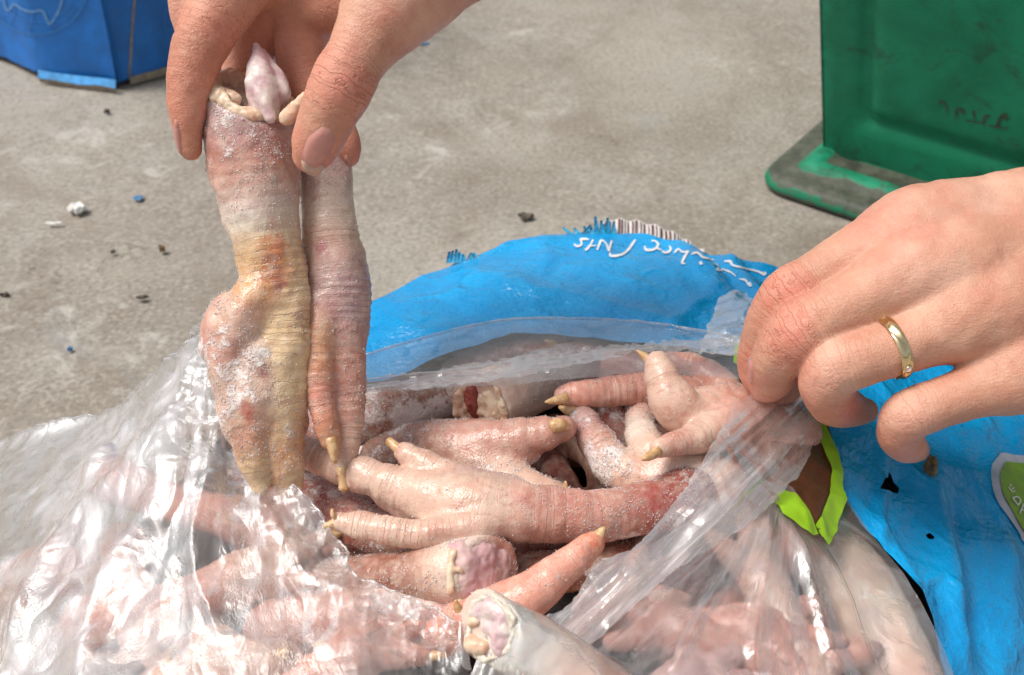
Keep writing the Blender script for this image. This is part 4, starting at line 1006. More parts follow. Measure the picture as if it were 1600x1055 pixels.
# ring
def make_ring():
    c = pt(1394, 544, .391); ax = pt(1450, 522, .392) - pt(1345, 560, .391); ax /= np.linalg.norm(ax)
    R0 = 46.5 * .391 / F_PX
    toward = -ray(1394, 544) / np.linalg.norm(ray(1394, 544)); e1 = toward - (toward @ ax) * ax; e1 /= np.linalg.norm(e1); e2 = np.cross(ax, e1)
    V, Fc = [], []; na, nb = 120, 14
    for i in range(na):
        a = 2 * math.pi * i / na
        rad = math.cos(a) * e1 + math.sin(a) * e2
        hw = 0.0021
        tw = math.sin(a * 3.0 + 0.6)
        for j in range(nb):
            b_ = 2 * math.pi * j / nb
            y = math.cos(b_) * hw; z = math.sin(b_) * 0.00075 + 0.0004
            if math.sin(b_) > 0.2: z -= 0.0009 * max(0, 1 - abs(y / hw * 1.2 - tw * 0.9) / 0.55)
            V.append(c + rad * (R0 + z) + ax * y)
    Fc = [(i * nb + j, i * nb + (j + 1) % nb, ((i + 1) % na) * nb + (j + 1) % nb, ((i + 1) % na) * nb + j) for i in range(na) for j in range(nb)]
    root = empty('ring', tuple(c)); tag(root, 'yellow gold ring with one small clear stone, worn on a bent finger', 'ring')
    mesh_obj('band', np.array(V) - c, Fc, M['gold'], root)
    ang = None; best = 1e9      # stone: on the lower visible side
    a = -0.88
    for aa in (a, -a):
        q = c + (math.cos(aa) * e1 + math.sin(aa) * e2) * R0
        rel = q - np.array([0, 0, CAM_H]); vpix = 527.5 - F_PX * (rel @ UPV) / (rel @ FWD)
        if ang is None or vpix > best: ang, best = aa, vpix
    rad = math.cos(ang) * e1 + math.sin(ang) * e2; tg = np.cross(ax, rad)
    g = c + rad * (R0 + 0.0011)
    gv = [g + rad * 0.0004]; n = 8
    for (rr, hh) in ((0.0007, 0.0004), (0.0012, 0.00005), (0.0003, -0.0008)):
        for k in range(n):
            t = 2 * math.pi * k / n; gv.append(g + rad * hh + rr * (math.cos(t) * ax + math.sin(t) * tg))
    gf = [(0, 1 + k, 1 + (k + 1) % n) for k in range(n)]
    for L in (0, 1): gf += [(1 + L * n + k, 1 + (L + 1) * n + k, 1 + (L + 1) * n + (k + 1) % n, 1 + L * n + (k + 1) % n) for k in range(n)]
    mesh_obj('gemstone', np.array(gv) - c, gf, M['gem'], root, smooth=False)
    bz = []
    for (rr, hh) in ((0.0012, -0.0012), (0.0015, -0.0004), (0.0016, 0.0002), (0.0013, 0.0002)):
        for k in range(16):
            t = 2 * math.pi * k / 16; bz.append(g + rad * hh + rr * (math.cos(t) * ax + math.sin(t) * tg))
    bf = [(L * 16 + k, L * 16 + (k + 1) % 16, (L + 1) * 16 + (k + 1) % 16, (L + 1) * 16 + k) for L in range(3) for k in range(16)]
    mesh_obj('setting', np.array(bz) - c, bf, M['gold'], root)
make_ring()

# ------------------------------------------------------------------ the bag
BAG = empty('plastic_bag', tuple(pt(900, 800, 0.0)))
tag(BAG, 'torn sack of blue and clear plastic lying open on the concrete, full of chicken feet', 'bag')
BAGO = np.array(BAG.location)
bpy.context.view_layer.update()
def sheet(name, outline, ctrl, step, mat, holes=(), disp=None, uvdir=None, haze=None, drape=0.0, parent=None, jag=0.0, skirt=None):
    ol = np.array(outline, float)
    if jag:
        ol = resample(ol, step)
        j = np.stack([fbm(np.c_[ol / 9.0, np.zeros(len(ol))], 3, 3), fbm(np.c_[ol / 9.0, np.ones(len(ol)) * 5], 3, 4)], 1)
        ol = ol + j * jag
    v, f = triangulate(ol, step, holes)
    z = tps(ctrl)(v)
    V = lift(v, z)
    if drape:
        dg = bpy.context.evaluated_depsgraph_get()
        hit = np.full(len(V), -1.0)
        for i, q in enumerate(V):
            ok, loc, n_, _, ob, _ = scene.ray_cast(dg, Vector((q[0], q[1], 0.125)), Vector((0, 0, -1)))
            if ok and ob is not None and ob.name.startswith('chicken_foot') and ob.get('group') == GROUP and not ob.name.startswith('hand'): hit[i] = loc.z
        e = np.vstack([f[:, [0, 1]], f[:, [1, 2]], f[:, [2, 0]]])
        zz = V[:, 2].copy(); zz = np.maximum(zz, hit + drape)
        for _ in range(30):
            acc = np.bincount(e[:, 0], zz[e[:, 1]], len(V)) + np.bincount(e[:, 1], zz[e[:, 0]], len(V)); cn = np.bincount(e[:, 0], None, len(V)) + np.bincount(e[:, 1], None, len(V))
            zz = np.maximum(0.5 * zz + 0.5 * acc / np.maximum(cn, 1), hit + drape)
        V[:, 2] = zz
    if disp is not None:
        nn = tri_normals(V, f); d = disp(v, V)
        V = V + nn * d[:, None]
    o = mesh_obj(name, V - BAGO, f, mat, parent or BAG)
    if parent is None: pass
    # pull direction coordinates for the creases
    if uvdir is not None:
        s, t = uvdir(v)
    else:
        s, t = v[:, 0] / 4500.0, v[:, 1] / 4500.0
    a = o.data.attributes.new('fuv', 'FLOAT_VECTOR', 'POINT'); a.data.foreach_set('vector', np.stack([s, t, np.zeros(len(v))], 1).astype(np.float32).ravel())
    a = o.data.attributes.new('haze', 'FLOAT', 'POINT'); a.data.foreach_set('value', (np.ones(len(v)) if haze is None else haze(v)).astype(np.float32))
    if not hasattr(sheet, 'last'): sheet.last = {}
    sheet.last[name] = (v, f, V)
    return o

# inner skin under the heap (gap shade painted as its near-black colour) and the lower skin on the ground
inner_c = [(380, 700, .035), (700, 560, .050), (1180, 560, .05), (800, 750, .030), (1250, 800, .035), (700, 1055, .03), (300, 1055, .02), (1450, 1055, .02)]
sheet('inner_skin', [(340, 700), (480, 600), (560, 590), (700, 540), (900, 505), (1170, 520), (1260, 640), (1330, 760), (1420, 880), (1500, 1000), (1540, 1120), (900, 1140), (200, 1140), (120, 1000), (220, 800)], inner_c, 26, M['shade_skin'],
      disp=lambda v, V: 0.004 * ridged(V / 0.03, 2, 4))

# blue printed skin
blue_out = [(560, 602), (566, 540), (575, 478), (605, 459), (640, 441), (680, 423), (700, 414), (712, 407), (724, 405), (760, 390), (800, 377), (860, 367), (905, 362), (935, 360), (960, 364), (1000, 369), (1060, 383), (1110, 400), (1160, 411), (1205, 417), (1240, 428), (1300, 450), (1400, 470), (1500, 505), (1660, 530), (1760, 700), (1780, 1330), (1562, 1330), (1512, 1130),
            (1482, 1060), (1466, 1010), (1450, 972), (1430, 930), (1410, 900), (1390, 873), (1370, 848), (1345, 815), (1322, 783), (1306, 740), (1285, 690), (1262, 650), (1200, 600), (1172, 562), (1100, 553), (1000, 545), (900, 531), (860, 526), (800, 522), (730, 545), (640, 578)]
blue_c = [(560, 600, .080), (575, 478, .075), (640, 441, .071), (720, 405, .068), (800, 377, .068), (900, 362, .068), (1000, 369, .069), (1060, 383, .071), (1140, 406, .073), (1205, 417, .074), (1300, 450, .070), (1400, 470, .06), (1660, 530, .03), (1650, 700, .036), (1780, 1330, .003), (1562, 1330, .026), (1760, 700, .022), (1660, 1130, .018), (1512, 1130, .050), (1450, 972, .067), (1370, 848, .077), (1300, 730, .086),
          (1190, 600, .098), (1172, 562, .096), (1000, 545, .091), (860, 526, .090), (730, 545, .087), (640, 578, .083), (800, 450, .086), (1000, 450, .089), (1120, 480, .091), (680, 490, .083), (1450, 600, .062), (1400, 700, .070), (1500, 800, .058), (1600, 950, .038)]
def blue_disp(v, V):
    d = 0.0016 * fbm(V / 0.045, 3, 21) + 0.0016 * ridged(V / 0.032, 2, 22)
    # long folds running out from the gripping hand along the far side, and down the near side
    def fold(a, b, w, h):
        a, b = np.array(a, float), np.array(b, float); ab = b - a; L = np.linalg.norm(ab)
        t = ((v - a) @ ab) / L ** 2; s = ((v - a) @ np.array([-ab[1], ab[0]])) / L
        s = s + 6 * np.sin(t * 5)
        return h * np.exp(-(s / w) ** 2) * np.clip(t * 6, 0, 1) * np.clip((1 - t) * 6, 0, 1) * ((t > 0) & (t < 1))
    d = d + fold((1215, 520), (1040, 385), 16, .004) + fold((1225, 490), (1120, 402), 10, .003) - fold((1222, 505), (1085, 396), 8, .0025)
    d = d + fold((700, 430), (1090, 510), 14, .0025) + fold((1040, 540), (1120, 440), 12, .002) - fold((640, 500), (900, 470), 16, .0015)
    d = d + fold((1370, 690), (1380, 860), 10, .0022) + fold((1440, 720), (1520, 1060), 14, .003) - fold((1470, 760), (1560, 1060), 16, .003) + fold((1330, 770), (1480, 1000), 10, .0016) + fold((1540, 690), (1590, 1055), 18, .0025)
    return d
holes = [[(1372, 766), (1378, 752), (1386, 748), (1388, 738), (1394, 742), (1399, 752), (1407, 760), (1405, 770), (1390, 767), (1380, 770)], [(1446, 836), (1451, 834), (1457, 842), (1455, 845), (1449, 842)]]
BLUE = sheet('blue_panel', blue_out, blue_c, 5.5, M['blue'], holes=holes, disp=blue_disp)
bpy.context.view_layer.update()
BLUEB = bvh_of(BLUE)
# what shows through the two small holes, and the far side of the sack down to the ground
sheet('lower_skin', [(1345, 730), (1430, 720), (1480, 860), (1420, 880)], [(1345, 730, .074), (1430, 720, .06), (1480, 860, .052), (1420, 880, .062), (1400, 800, .062)], 14, M['shade_skin'])
def far_side():
    v, f, V = sheet.last['blue_panel']
    top = blue_out[2:23]
    P0 = np.array([V[np.argmin(np.linalg.norm(v - np.array(q), axis=1))] for q in resample(np.array(top, float), 12, False)])
    rows = [P0, P0 + np.array([0, .010, -.012]), P0 + np.array([0, .022, -.035]), P0 * np.array([1, 1, 0]) + np.array([0, .030, .004])]
    VV = np.vstack(rows); n = len(P0)
    Fc = [(r * n + i, r * n + i + 1, (r + 1) * n + i + 1, (r + 1) * n + i) for r in range(3) for i in range(n - 1)]
    mesh_obj('far_side', VV - BAGO, Fc, M['blue'], BAG)
far_side()
# printed lettering, upside down along the far crest, in a brush script
def bag_stroke(name, bv, pts, w, mat, off=.0006, w1=None):
    o = stroke(name, bv, pts, w, M[mat], None, off, w1)
    if o is not None:
        co = np.array([vv.co for vv in o.data.vertices]) - BAGO
        o.data.vertices.foreach_set('co', co.astype(np.float32).ravel()); o.parent = BAG
    return o
def q4(pts): return [(840 + x / 4.0, 330 + y / 4.0) for x, y in pts]
letters = [([(228, 212), (248, 226), (275, 215), (272, 192), (268, 182), (300, 180), (322, 184)], [3, 4, 3.2, 3, 4, 2.6]),          # s
           ([(298, 250), (318, 236), (338, 206), (348, 184)], [4.4, 4, 3, 3]), ([(314, 226), (366, 222)], [2, 2]),                   # t
           ([(374, 250), (384, 220), (396, 192), (402, 186)], [2.5, 4, 4, 2.4]), ([(402, 186), (424, 206), (440, 240), (446, 258)], [2, 2.6, 4.2, 3]), ([(446, 258), (452, 222), (462, 190)], [2.4, 3.6, 3]),  # u
           ([(452, 266), (456, 284), (486, 286), (530, 276), (566, 248), (590, 214), (612, 184)], [2, 4.2, 4.4, 3.6, 4, 4.4, 2.6]),   # C
           ([(668, 224), (676, 246), (700, 250), (730, 244), (752, 220), (740, 196), (712, 190)], [3, 4.6, 4.4, 3.6, 4, 3, 2.4]), ([(756, 206), (748, 238), (772, 248)], [3, 4, 2]),   # p
           ([(776, 254), (790, 264), (816, 262), (834, 244), (826, 222)], [2.4, 4.2, 4, 4, 2]),                                       # o
           ([(856, 268), (872, 250), (884, 240)], [2.4, 4, 2.4]), ([(884, 240), (902, 258), (920, 262), (946, 256)], [2, 3.4, 3, 2.4]), ([(944, 256), (922, 290), (904, 330), (924, 334)], [3, 4.6, 4.2, 2]),  # h
           ([(962, 276), (990, 266), (1012, 276), (1030, 294), (1056, 300), (1104, 312)], [2, 4, 3.4, 3.2, 3, 1.8]),                  # c
           ([(1018, 322), (1026, 340)], [5, 5]),                                                                                       # dot
           ([(1096, 330), (1130, 350), (1116, 370), (1142, 374), (1164, 368)], [2, 3.2, 3, 3.6, 2]),
           ([(1164, 372), (1196, 382), (1216, 392), (1242, 412)], [2.2, 3.6, 2.6, 1.6]),
           ([(1170, 318), (1206, 320), (1220, 342), (1270, 358), (1330, 372), (1378, 384), (1416, 400), (1422, 386)], [2.5, 4.6, 3.6, 3, 2.8, 3.6, 5, 3]),
           ([(1264, 428), (1300, 436), (1322, 462), (1336, 470), (1328, 448)], [2, 3.6, 3.6, 4.6, 2.4]),
           ([(1392, 520), (1420, 520), (1440, 508), (1446, 494)], [2, 3.6, 3, 2])]
for pts, w in letters:
    bag_stroke('letter_stroke', BLUEB, q4(pts), [x * .92 for x in w], 'white_ink')
def bag_decal(name, bv, poly, step, mat, off, edge=0, eoff=0):
    return decal(name, bv, poly, step, M[mat], BAG, off, edge, eoff, origin=BAGO)
def fix(o): o.location = (0, 0, 0); return o
# leaf badge at the edge of the picture
leaf_o = smooth_poly([(1562, 709), (1585, 712), (1620, 716), (1680, 740), (1700, 800), (1680, 860), (1640, 868), (1600, 850), (1590, 832), (1572, 806), (1555, 780), (1548, 750), (1550, 726)], 3)
leaf_i = smooth_poly([(1568, 724), (1590, 725), (1620, 728), (1670, 750), (1688, 800), (1668, 848), (1640, 855), (1606, 840), (1594, 826), (1580, 800), (1566, 776), (1561, 750), (1563, 735)], 3)
lf = bag_decal('leaf_badge', BLUEB, leaf_o, 6, 'leaf_rim', .0006); fix(lf)
li = decal('leaf_field', BLUEB, leaf_i, 6, M['leaf'], lf, .0010, origin=BAGO); fix(li)
for pts, w in [([(1571, 763), (1578, 771)], 1.6), ([(1573, 761), (1576, 759)], 1.6), ([(1576.5, 766), (1579.5, 763.5)], 1.4), ([(1579, 770.5), (1581, 768)], 1.6),
               ([(1577, 780), (1586, 791)], 2), ([(1577, 780), (1585, 778), (1590, 784), (1586, 791)], 2),
               ([(1588, 804), (1595, 789)], 2), ([(1595, 789), (1603, 801)], 2), ([(1591, 799), (1600, 797)], 1.6), ([(1600, 818), (1606, 806)], 2)]:
    bag_stroke('letter_stroke', BLUEB, pts, w, 'white_ink', .0015)
# ragged tufts where the far seam is torn, and the barcode label peeping over the crest
def tuft(cx, cy, w, h, n, seed):
    n = max(3, n // 2)
    r = np.random.default_rng(seed); V, Fc = [], []
    dcrest = pt(cx, cy + 4, .068)
    for k in range(n):
        u = cx + w * (k / (n - 1) - 0.5); top = h * (0.35 + 0.65 * r.random())
        b0, b1 = pt(u - w / n * .8, cy + 8, .069), pt(u + w / n * .8, cy + 8, .069)
        tpp = b0 + np.array([r.normal(0, .0015), .002 + .003 * r.random(), top * .0003]); tp2 = tpp + np.array([.0012, .001, -.0008 * r.random()])
        i = len(V); V += [b0, b1, tp2, tpp, (b0 + b1) / 2 + np.array([0, .002, 0])]; Fc += [(i, i + 1, i + 2, i + 3), (i + 1, i + 4, i + 2)]
    mesh_obj('torn_tuft', np.array(V) - BAGO, Fc, M['torn_blue'], BAG, smooth=False)
tuft(714, 403, 26, 26, 10, 1); tuft(735, 400, 24, 14, 7, 2); tuft(920, 360, 50, 18, 14, 3); tuft(947, 361, 26, 30, 8, 4); tuft(1137, 405, 12, 12, 4, 5)
def barcode():
    px = [(938, 372), (955, 364), (985, 366), (1010, 370), (1035, 376), (1060, 384), (1082, 394), (1100, 402)]
    base = resample(np.array(px, float), 4, False); n = len(base)
    tops = []
    for i, (u, v) in enumerate(base):
        f = i / (n - 1); b = pt(u, v + 3, .068); tops.append((b, b + np.array([0.001, .014 * (1 - .35 * f), .0028 * math.sin(math.pi * min(1, f * .9 + .12)) + .0009 * math.sin(i * 0.9) - .0006])))
    V = np.vstack([[a, a * .5 + t * .5 + np.array([0, 0, .0015]), t] for a, t in tops])
    Fc = [(3 * i + r, 3 * i + 3 + r, 3 * i + 4 + r, 3 * i + 1 + r) for i in range(n - 1) for r in (0, 1)]
    lb = mesh_obj('barcode_label', V - BAGO, Fc, M['label'], BAG)
    r = np.random.default_rng(4); x = 2.0
    while x < n - 6:
        w = r.choice([.35, .6, .9]); i = int(x); a0, t0 = tops[i]; a1, t1 = tops[min(i + 1, n - 1)]
        f0 = x - i; up = np.array([-.0003, -.0005, .0006])
        def at(f, h): a = a0 + (a1 - a0) * f; t = t0 + (t1 - t0) * f; m = a * .5 + t * .5 + np.array([0, 0, .0015]); return (a + (m - a) * h * 2 if h < .5 else m + (t - m) * (h - .5) * 2) + up
        q = [at(f0, h) for h in (0.02, .5, .9)] + [at(f0 + w, h) for h in (0.02, .5, .9)]
        mesh_obj('bar', np.array(q) - BAGO, [(0, 3, 4, 1), (1, 4, 5, 2)], M['barcode'], lb)
        x += w + r.choice([.5, .8, 1.2])
barcode()

# clear film ---------------------------------------------------------------
def crumple(amp, sc, seed):
    return lambda v, V: amp * (ridged(V / sc, 3, seed) * 0.6 + fbm(V / (sc * 1.6), 2, seed + 3) * 0.6)
def radial(cu, cv):
    def f(v):
        d = v - np.array([cu, cv]); r = np.linalg.norm(d, axis=1); a = np.arctan2(d[:, 1], d[:, 0])
        return r / 9000.0, a * 0.09
    return f
def along(a, b):
    a, b = np.array(a, float), np.array(b, float); d = (b - a) / np.linalg.norm(b - a)
    return lambda v: (((v - a) @ d) / 9000.0, ((v - a) @ np.array([-d[1], d[0]])) / 3600.0)

left_out = [(-230, 762), (-80, 716), (0, 692), (60, 678), (120, 660), (170, 645), (205, 632), (225, 600), (262, 568), (292, 540), (310, 512), (330, 478), (345, 458), (360, 452), (366, 470), (352, 520), (350, 580), (366, 640), (368, 700), (384, 735), (405, 755), (440, 768), (468, 784), (492, 800), (506, 822), (520, 842), (538, 858), (547, 872), (543, 890), (556, 905), (580, 918), (612, 932), (650, 940), (690, 958), (712, 980), (716, 1020), (740, 1060), (760, 1130), (770, 1330), (-230, 1360)]
left_c = [(-230, 762, .004), (-230, 1360, .008), (280, 1340, .060), (770, 1330, .066), (-80, 716, .02), (0, 692, .035), (120, 660, .052), (205, 632, .078), (225, 600, .095), (262, 568, .108), (310, 512, .130), (345, 458, .152), (364, 470, .150), (352, 560, .125), (366, 640, .108), (368, 700, .100), (405, 755, .099), (468, 784, .098), (520, 842, .096), (547, 872, .095), (580, 918, .094), (650, 940, .094), (716, 1000, .093), (760, 1130, .088),
          (300, 620, .112), (280, 700, .106), (200, 720, .088), (100, 760, .066), (0, 800, .050), (-80, 900, .035), (250, 800, .100), (150, 850, .084), (0, 950, .062), (-80, 1150, .05), (200, 1000, .086), (200, 1150, .085), (400, 900, .098), (400, 1050, .094), (550, 1000, .095), (600, 1130, .09), (330, 780, .102)]
def left_disp(v, V):
    d = v - np.array([335, 500]); r = np.linalg.norm(d, axis=1); a = np.arctan2(d[:, 1], d[:, 0])
    near = np.exp(-(r / 330) ** 2)
    pleat = 0.0030 * near * np.clip(r / 60, 0, 1) * ridged(np.stack([a * 7.0, r / 260, np.zeros_like(a)], 1), 3, 31)
    lip = poly_dist(v, [(366, 640), (368, 700), (405, 755), (468, 784), (506, 822), (547, 872), (580, 918), (650, 940), (712, 980)], False)
    rim = np.exp(-(lip / 16) ** 2) * 0.0018 * ridged(V / 0.006, 2, 34) + np.exp(-(lip / 70) ** 2) * 0.0018 * ridged(V / 0.0085, 3, 35)
    # one tall ridge running from the peak to the lower corner
    def rdg(p, q, w, h):
        p, q = np.array(p, float), np.array(q, float); ab = q - p; L = np.linalg.norm(ab); t = ((v - p) @ ab) / L ** 2; s = ((v - p) @ np.array([-ab[1], ab[0]])) / L
        s = s + 14 * np.sin(t * 7)
        return h * np.exp(-np.abs(s / w) ** 1.3) * np.clip(t * 5, 0, 1) * np.clip((1.1 - t) * 5, 0, 1) * (t > 0) * (t < 1.1)
    big = rdg((300, 610), (20, 1000), 26, .007) + rdg((310, 640), (120, 1060), 40, .004) + rdg((330, 740), (560, 960), 30, .003) + rdg((300, 650), (330, 980), 18, .003)
    return pleat + rim + big + 0.0012 * ridged(V / 0.034, 2, 36) + 0.00025 * ridged(V / 0.010, 1, 37)
def left_glare_haze(v):
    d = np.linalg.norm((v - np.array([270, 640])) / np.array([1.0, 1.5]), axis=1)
    h = 0.55 + 1.1 * np.exp(-(d / 170) ** 2)  # crest and ridge whitened: sky glare put into the film's colour
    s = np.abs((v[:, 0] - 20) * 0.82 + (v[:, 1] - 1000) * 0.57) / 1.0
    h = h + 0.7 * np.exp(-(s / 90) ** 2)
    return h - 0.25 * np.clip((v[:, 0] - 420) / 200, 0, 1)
FILML = sheet('clear_film', left_out, left_c, 4.6, M['film_left'], disp=left_disp, uvdir=radial(335, 480), haze=left_glare_haze, drape=.0016, jag=1.6)

def edge_cord(px, r, name='film_fold'):
    v, f, V = sheet.last['clear_film']; rows = []
    for q in resample(np.array(px, float), 9, False):
        i = np.argmin(np.linalg.norm(v - q, axis=1)); rows.append((*(V[i] + np.array([0, -.0004, .0004])), r))
    cv, cf = tube_mesh(rows, 6, world=True, wob=.0004, per=2)
    mesh_obj(name, cv - BAGO, cf, M['film_band'], BAG, attrs=dict(haze=np.full(len(cv), .8)))
edge_cord([(366, 640), (368, 700), (384, 735), (405, 755), (440, 768), (468, 784), (492, 800), (506, 822), (520, 842), (538, 858), (547, 872), (543, 890), (556, 905), (580, 918), (612, 932), (650, 940), (690, 958), (712, 980)], .0005)
edge_cord([(-220, 760), (-60, 711), (0, 692), (60, 678), (120, 660), (170, 645), (205, 632), (225, 600), (262, 568), (292, 540), (310, 512), (330, 478), (345, 460)], .0004)
right_out = [(690, 1330), (700, 1135), (722, 1066), (800, 1036), (845, 985), (900, 935), (960, 890), (1020, 850), (1100, 800), (1160, 770), (1205, 745), (1238, 765), (1262, 800), (1290, 800), (1324, 784), (1345, 815), (1370, 848), (1390, 873), (1410, 900), (1430, 930), (1450, 972), (1466, 1010), (1482, 1060), (1512, 1135), (1560, 1330)]
right_c = [(690, 1330, .064), (1100, 1330, .060), (1560, 1330, .028), (700, 1135, .092), (800, 1036, .094), (845, 985, .094), (900, 935, .097), (1020, 850, .097), (1160, 770, .099), (1238, 765, .095), (1324, 784, .082), (1370, 848, .079), (1410, 900, .0745), (1450, 972, .069), (1482, 1060, .060), (1512, 1135, .052), (1250, 880, .094), (1330, 960, .082), (1100, 950, .096), (1000, 1050, .094), (1200, 1050, .088), (1380, 1050, .072), (1000, 1135, .09), (1250, 1135, .08)]
def right_disp(v, V):
    def fold(a, b, w, h):
        a, b = np.array(a, float), np.array(b, float); ab = b - a; L = np.linalg.norm(ab)
        t = ((v - a) @ ab) / L ** 2; s = ((v - a) @ np.array([-ab[1], ab[0]])) / L + 5 * np.sin(t * 6)
        return h * np.exp(-(s / w) ** 2) * np.clip(t * 4, 0, 1) * np.clip((1 - t) * 8, 0, 1) * ((t > 0) & (t < 1))
    e = 0.0008 * fbm(V / 0.03, 2, 41) + 0.00035 * ridged(V / 0.020, 1, 42)
    return e + fold((1215, 790), (1330, 1100), 9, .004) + fold((1262, 830), (1390, 1090), 10, .0035) + fold((1200, 780), (1180, 1060), 14, .003) + fold((1195, 780), (1050, 1060), 9, .0022) + fold((1190, 790), (930, 1050), 9, .002)
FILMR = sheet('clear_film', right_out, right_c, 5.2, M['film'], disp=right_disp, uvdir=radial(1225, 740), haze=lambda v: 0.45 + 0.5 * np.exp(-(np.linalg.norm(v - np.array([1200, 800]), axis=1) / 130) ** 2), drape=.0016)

band_out = [(1176, 612), (1200, 606), (1240, 600), (1275, 606), (1288, 630), (1286, 668), (1268, 700), (1248, 742), (1222, 768), (1185, 805), (1140, 838), (1090, 868), (1040, 900), (1000, 940), (960, 975), (920, 1010), (880, 1040), (850, 1040), (836, 1000), (850, 968), (880, 955), (905, 930), (925, 895), (940, 876), (965, 868), (985, 862), (1003, 845), (1030, 815), (1060, 775), (1090, 735), (1112, 702), (1130, 660), (1146, 628)]
band_c = [(1176, 612, .112), (1240, 600, .116), (1288, 630, .112), (1270, 700, .106), (1222, 768, .101), (1140, 838, .101), (1040, 900, .101), (960, 975, .100), (880, 1040, .099), (836, 1000, .100), (880, 955, .101), (940, 876, .104), (1003, 845, .106), (1060, 775, .109), (1112, 702, .112), (1146, 628, .112), (1180, 700, .114), (1100, 800, .110), (1000, 900, .106)]
def band_disp(v, V):
    s, t = along((1230, 640), (870, 1010))(v)
    return 0.0014 * ridged(np.stack([s * 40, t * 110, np.zeros_like(s)], 1), 2, 51) + 0.0003 * ridged(V / 0.009, 2, 52)
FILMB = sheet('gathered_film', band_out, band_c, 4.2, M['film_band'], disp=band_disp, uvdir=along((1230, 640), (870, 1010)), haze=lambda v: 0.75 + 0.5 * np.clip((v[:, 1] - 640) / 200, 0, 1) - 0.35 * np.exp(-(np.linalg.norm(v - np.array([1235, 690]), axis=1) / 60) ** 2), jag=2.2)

top_out = [(566, 604), (568, 556), (600, 545), (660, 528), (720, 513), (780, 501), (840, 497), (900, 498), (960, 500), (1020, 505), (1080, 514), (1130, 522), (1172, 530), (1178, 560), (1172, 598), (1120, 590), (1060, 585), (1000, 580), (940, 590), (860, 595), (780, 604), (700, 606), (620, 612)]
top_c = [(566, 604, .104), (568, 556, .092), (720, 513, .0935), (840, 497, .0955), (960, 500, .0955), (1080, 514, .097), (1172, 530, .106), (1178, 560, .108), (1172, 598, .108), (1000, 580, .104), (860, 595, .107), (700, 606, .107), (800, 550, .100), (1000, 540, .101), (650, 570, .099)]
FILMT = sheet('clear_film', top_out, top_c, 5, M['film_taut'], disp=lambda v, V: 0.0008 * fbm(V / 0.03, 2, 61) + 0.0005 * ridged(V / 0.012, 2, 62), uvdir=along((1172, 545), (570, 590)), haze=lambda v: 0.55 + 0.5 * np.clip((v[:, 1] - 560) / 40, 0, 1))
rim_out = [(562, 600), (600, 585), (650, 583), (700, 578), (760, 570), (820, 561), (880, 553), (940, 546), (1000, 541), (1060, 536), (1120, 533), (1172, 530), (1178, 548), (1170, 556), (1120, 553), (1060, 553), (1000, 556), (950, 566), (900, 577), (850, 588), (800, 596), (760, 602), (700, 606), (650, 611), (600, 616), (566, 618)]
rim_c = [(562, 600, .108), (700, 578, .110), (820, 561, .110), (940, 546, .110), (1060, 536, .110), (1172, 530, .112), (1178, 548, .112), (1060, 553, .111), (950, 566, .111), (850, 588, .111), (760, 602, .111), (650, 611, .110), (566, 618, .108)]
def rim_disp(v, V):
    s, t = along((1172, 540), (570, 605))(v)
    return 0.0016 * ridged(np.stack([s * 30, t * 240, np.zeros_like(s)], 1), 2, 71) + 0.0003 * ridged(V / 0.006, 2, 72)
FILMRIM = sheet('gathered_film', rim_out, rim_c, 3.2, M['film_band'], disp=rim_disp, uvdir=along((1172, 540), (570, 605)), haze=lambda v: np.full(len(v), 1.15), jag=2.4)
# rolled top fold of the clear strip
def film_cord(name, rows, mat, n=8):
    cv, cf = tube_mesh(rows, n, wob=.0003, per=6); return mesh_obj(name, cv - BAGO, cf, M[mat], BAG, attrs=dict(haze=np.full(len(cv), .6)))
film_cord('film_fold', [(u, v, z, 2.2) for u, v, z in [(568, 555, .093), (660, 528, .0945), (720, 513, .0955), (780, 501, .0965), (840, 497, .0975), (900, 498, .0978), (960, 500, .0978), (1020, 505, .098), (1080, 514, .099), (1172, 530, .107)]], 'film_band')
# scrap of film standing up beside the gripping fingers
sheet('film_scrap', [(1122, 470), (1150, 452), (1175, 468), (1196, 490), (1200, 530), (1170, 540), (1140, 540), (1110, 545), (1092, 556), (1108, 510)], [(1122, 470, .108), (1175, 468, .112), (1200, 530, .114), (1092, 556, .106), (1140, 510, .112)], 4, M['film_band'], disp=crumple(.0016, .010, 81), haze=lambda v: np.full(len(v), .7), jag=3)
# printed window border: lime band and brown field, on the film beside the hand
bpy.context.view_layer.update()
pb_out = [(1200, 640), (1262, 602), (1288, 656), (1306, 704), (1313, 738), (1314, 768), (1314, 786), (1304, 824), (1290, 846), (1270, 830), (1252, 812), (1228, 796), (1208, 772)]
pb_c = [(1200, 640, .090), (1262, 600, .090), (1306, 700, .0885), (1320, 785, .0845), (1292, 852, .0875), (1250, 826, .0945), (1206, 770, .0945), (1260, 730, .092)]
PB = sheet('brown_print', pb_out, pb_c, 6, M['brown'], disp=lambda v, V: 0.0012 * ridged(V / 0.012, 2, 91))
bpy.context.view_layer.update(); PBB = bvh_of(PB)
lime1 = [(1264, 606), (1286, 660), (1307, 704), (1315, 735), (1316, 768), (1320, 783), (1308, 829), (1291, 854), (1279, 840), (1272, 822), (1284, 800), (1297, 760), (1297, 726), (1285, 698), (1262, 655), (1240, 625)]
lime2 = [(1206, 770), (1222, 769), (1240, 774), (1256, 788), (1275, 820), (1280, 838), (1260, 828), (1234, 815), (1214, 800)]
LC = [(u, v, q + .0010) for u, v, q in pb_c]
sheet('lime_border', lime1, LC, 4, M['lime'], disp=lambda v, V: 0.0012 * ridged(V / 0.012, 2, 91))
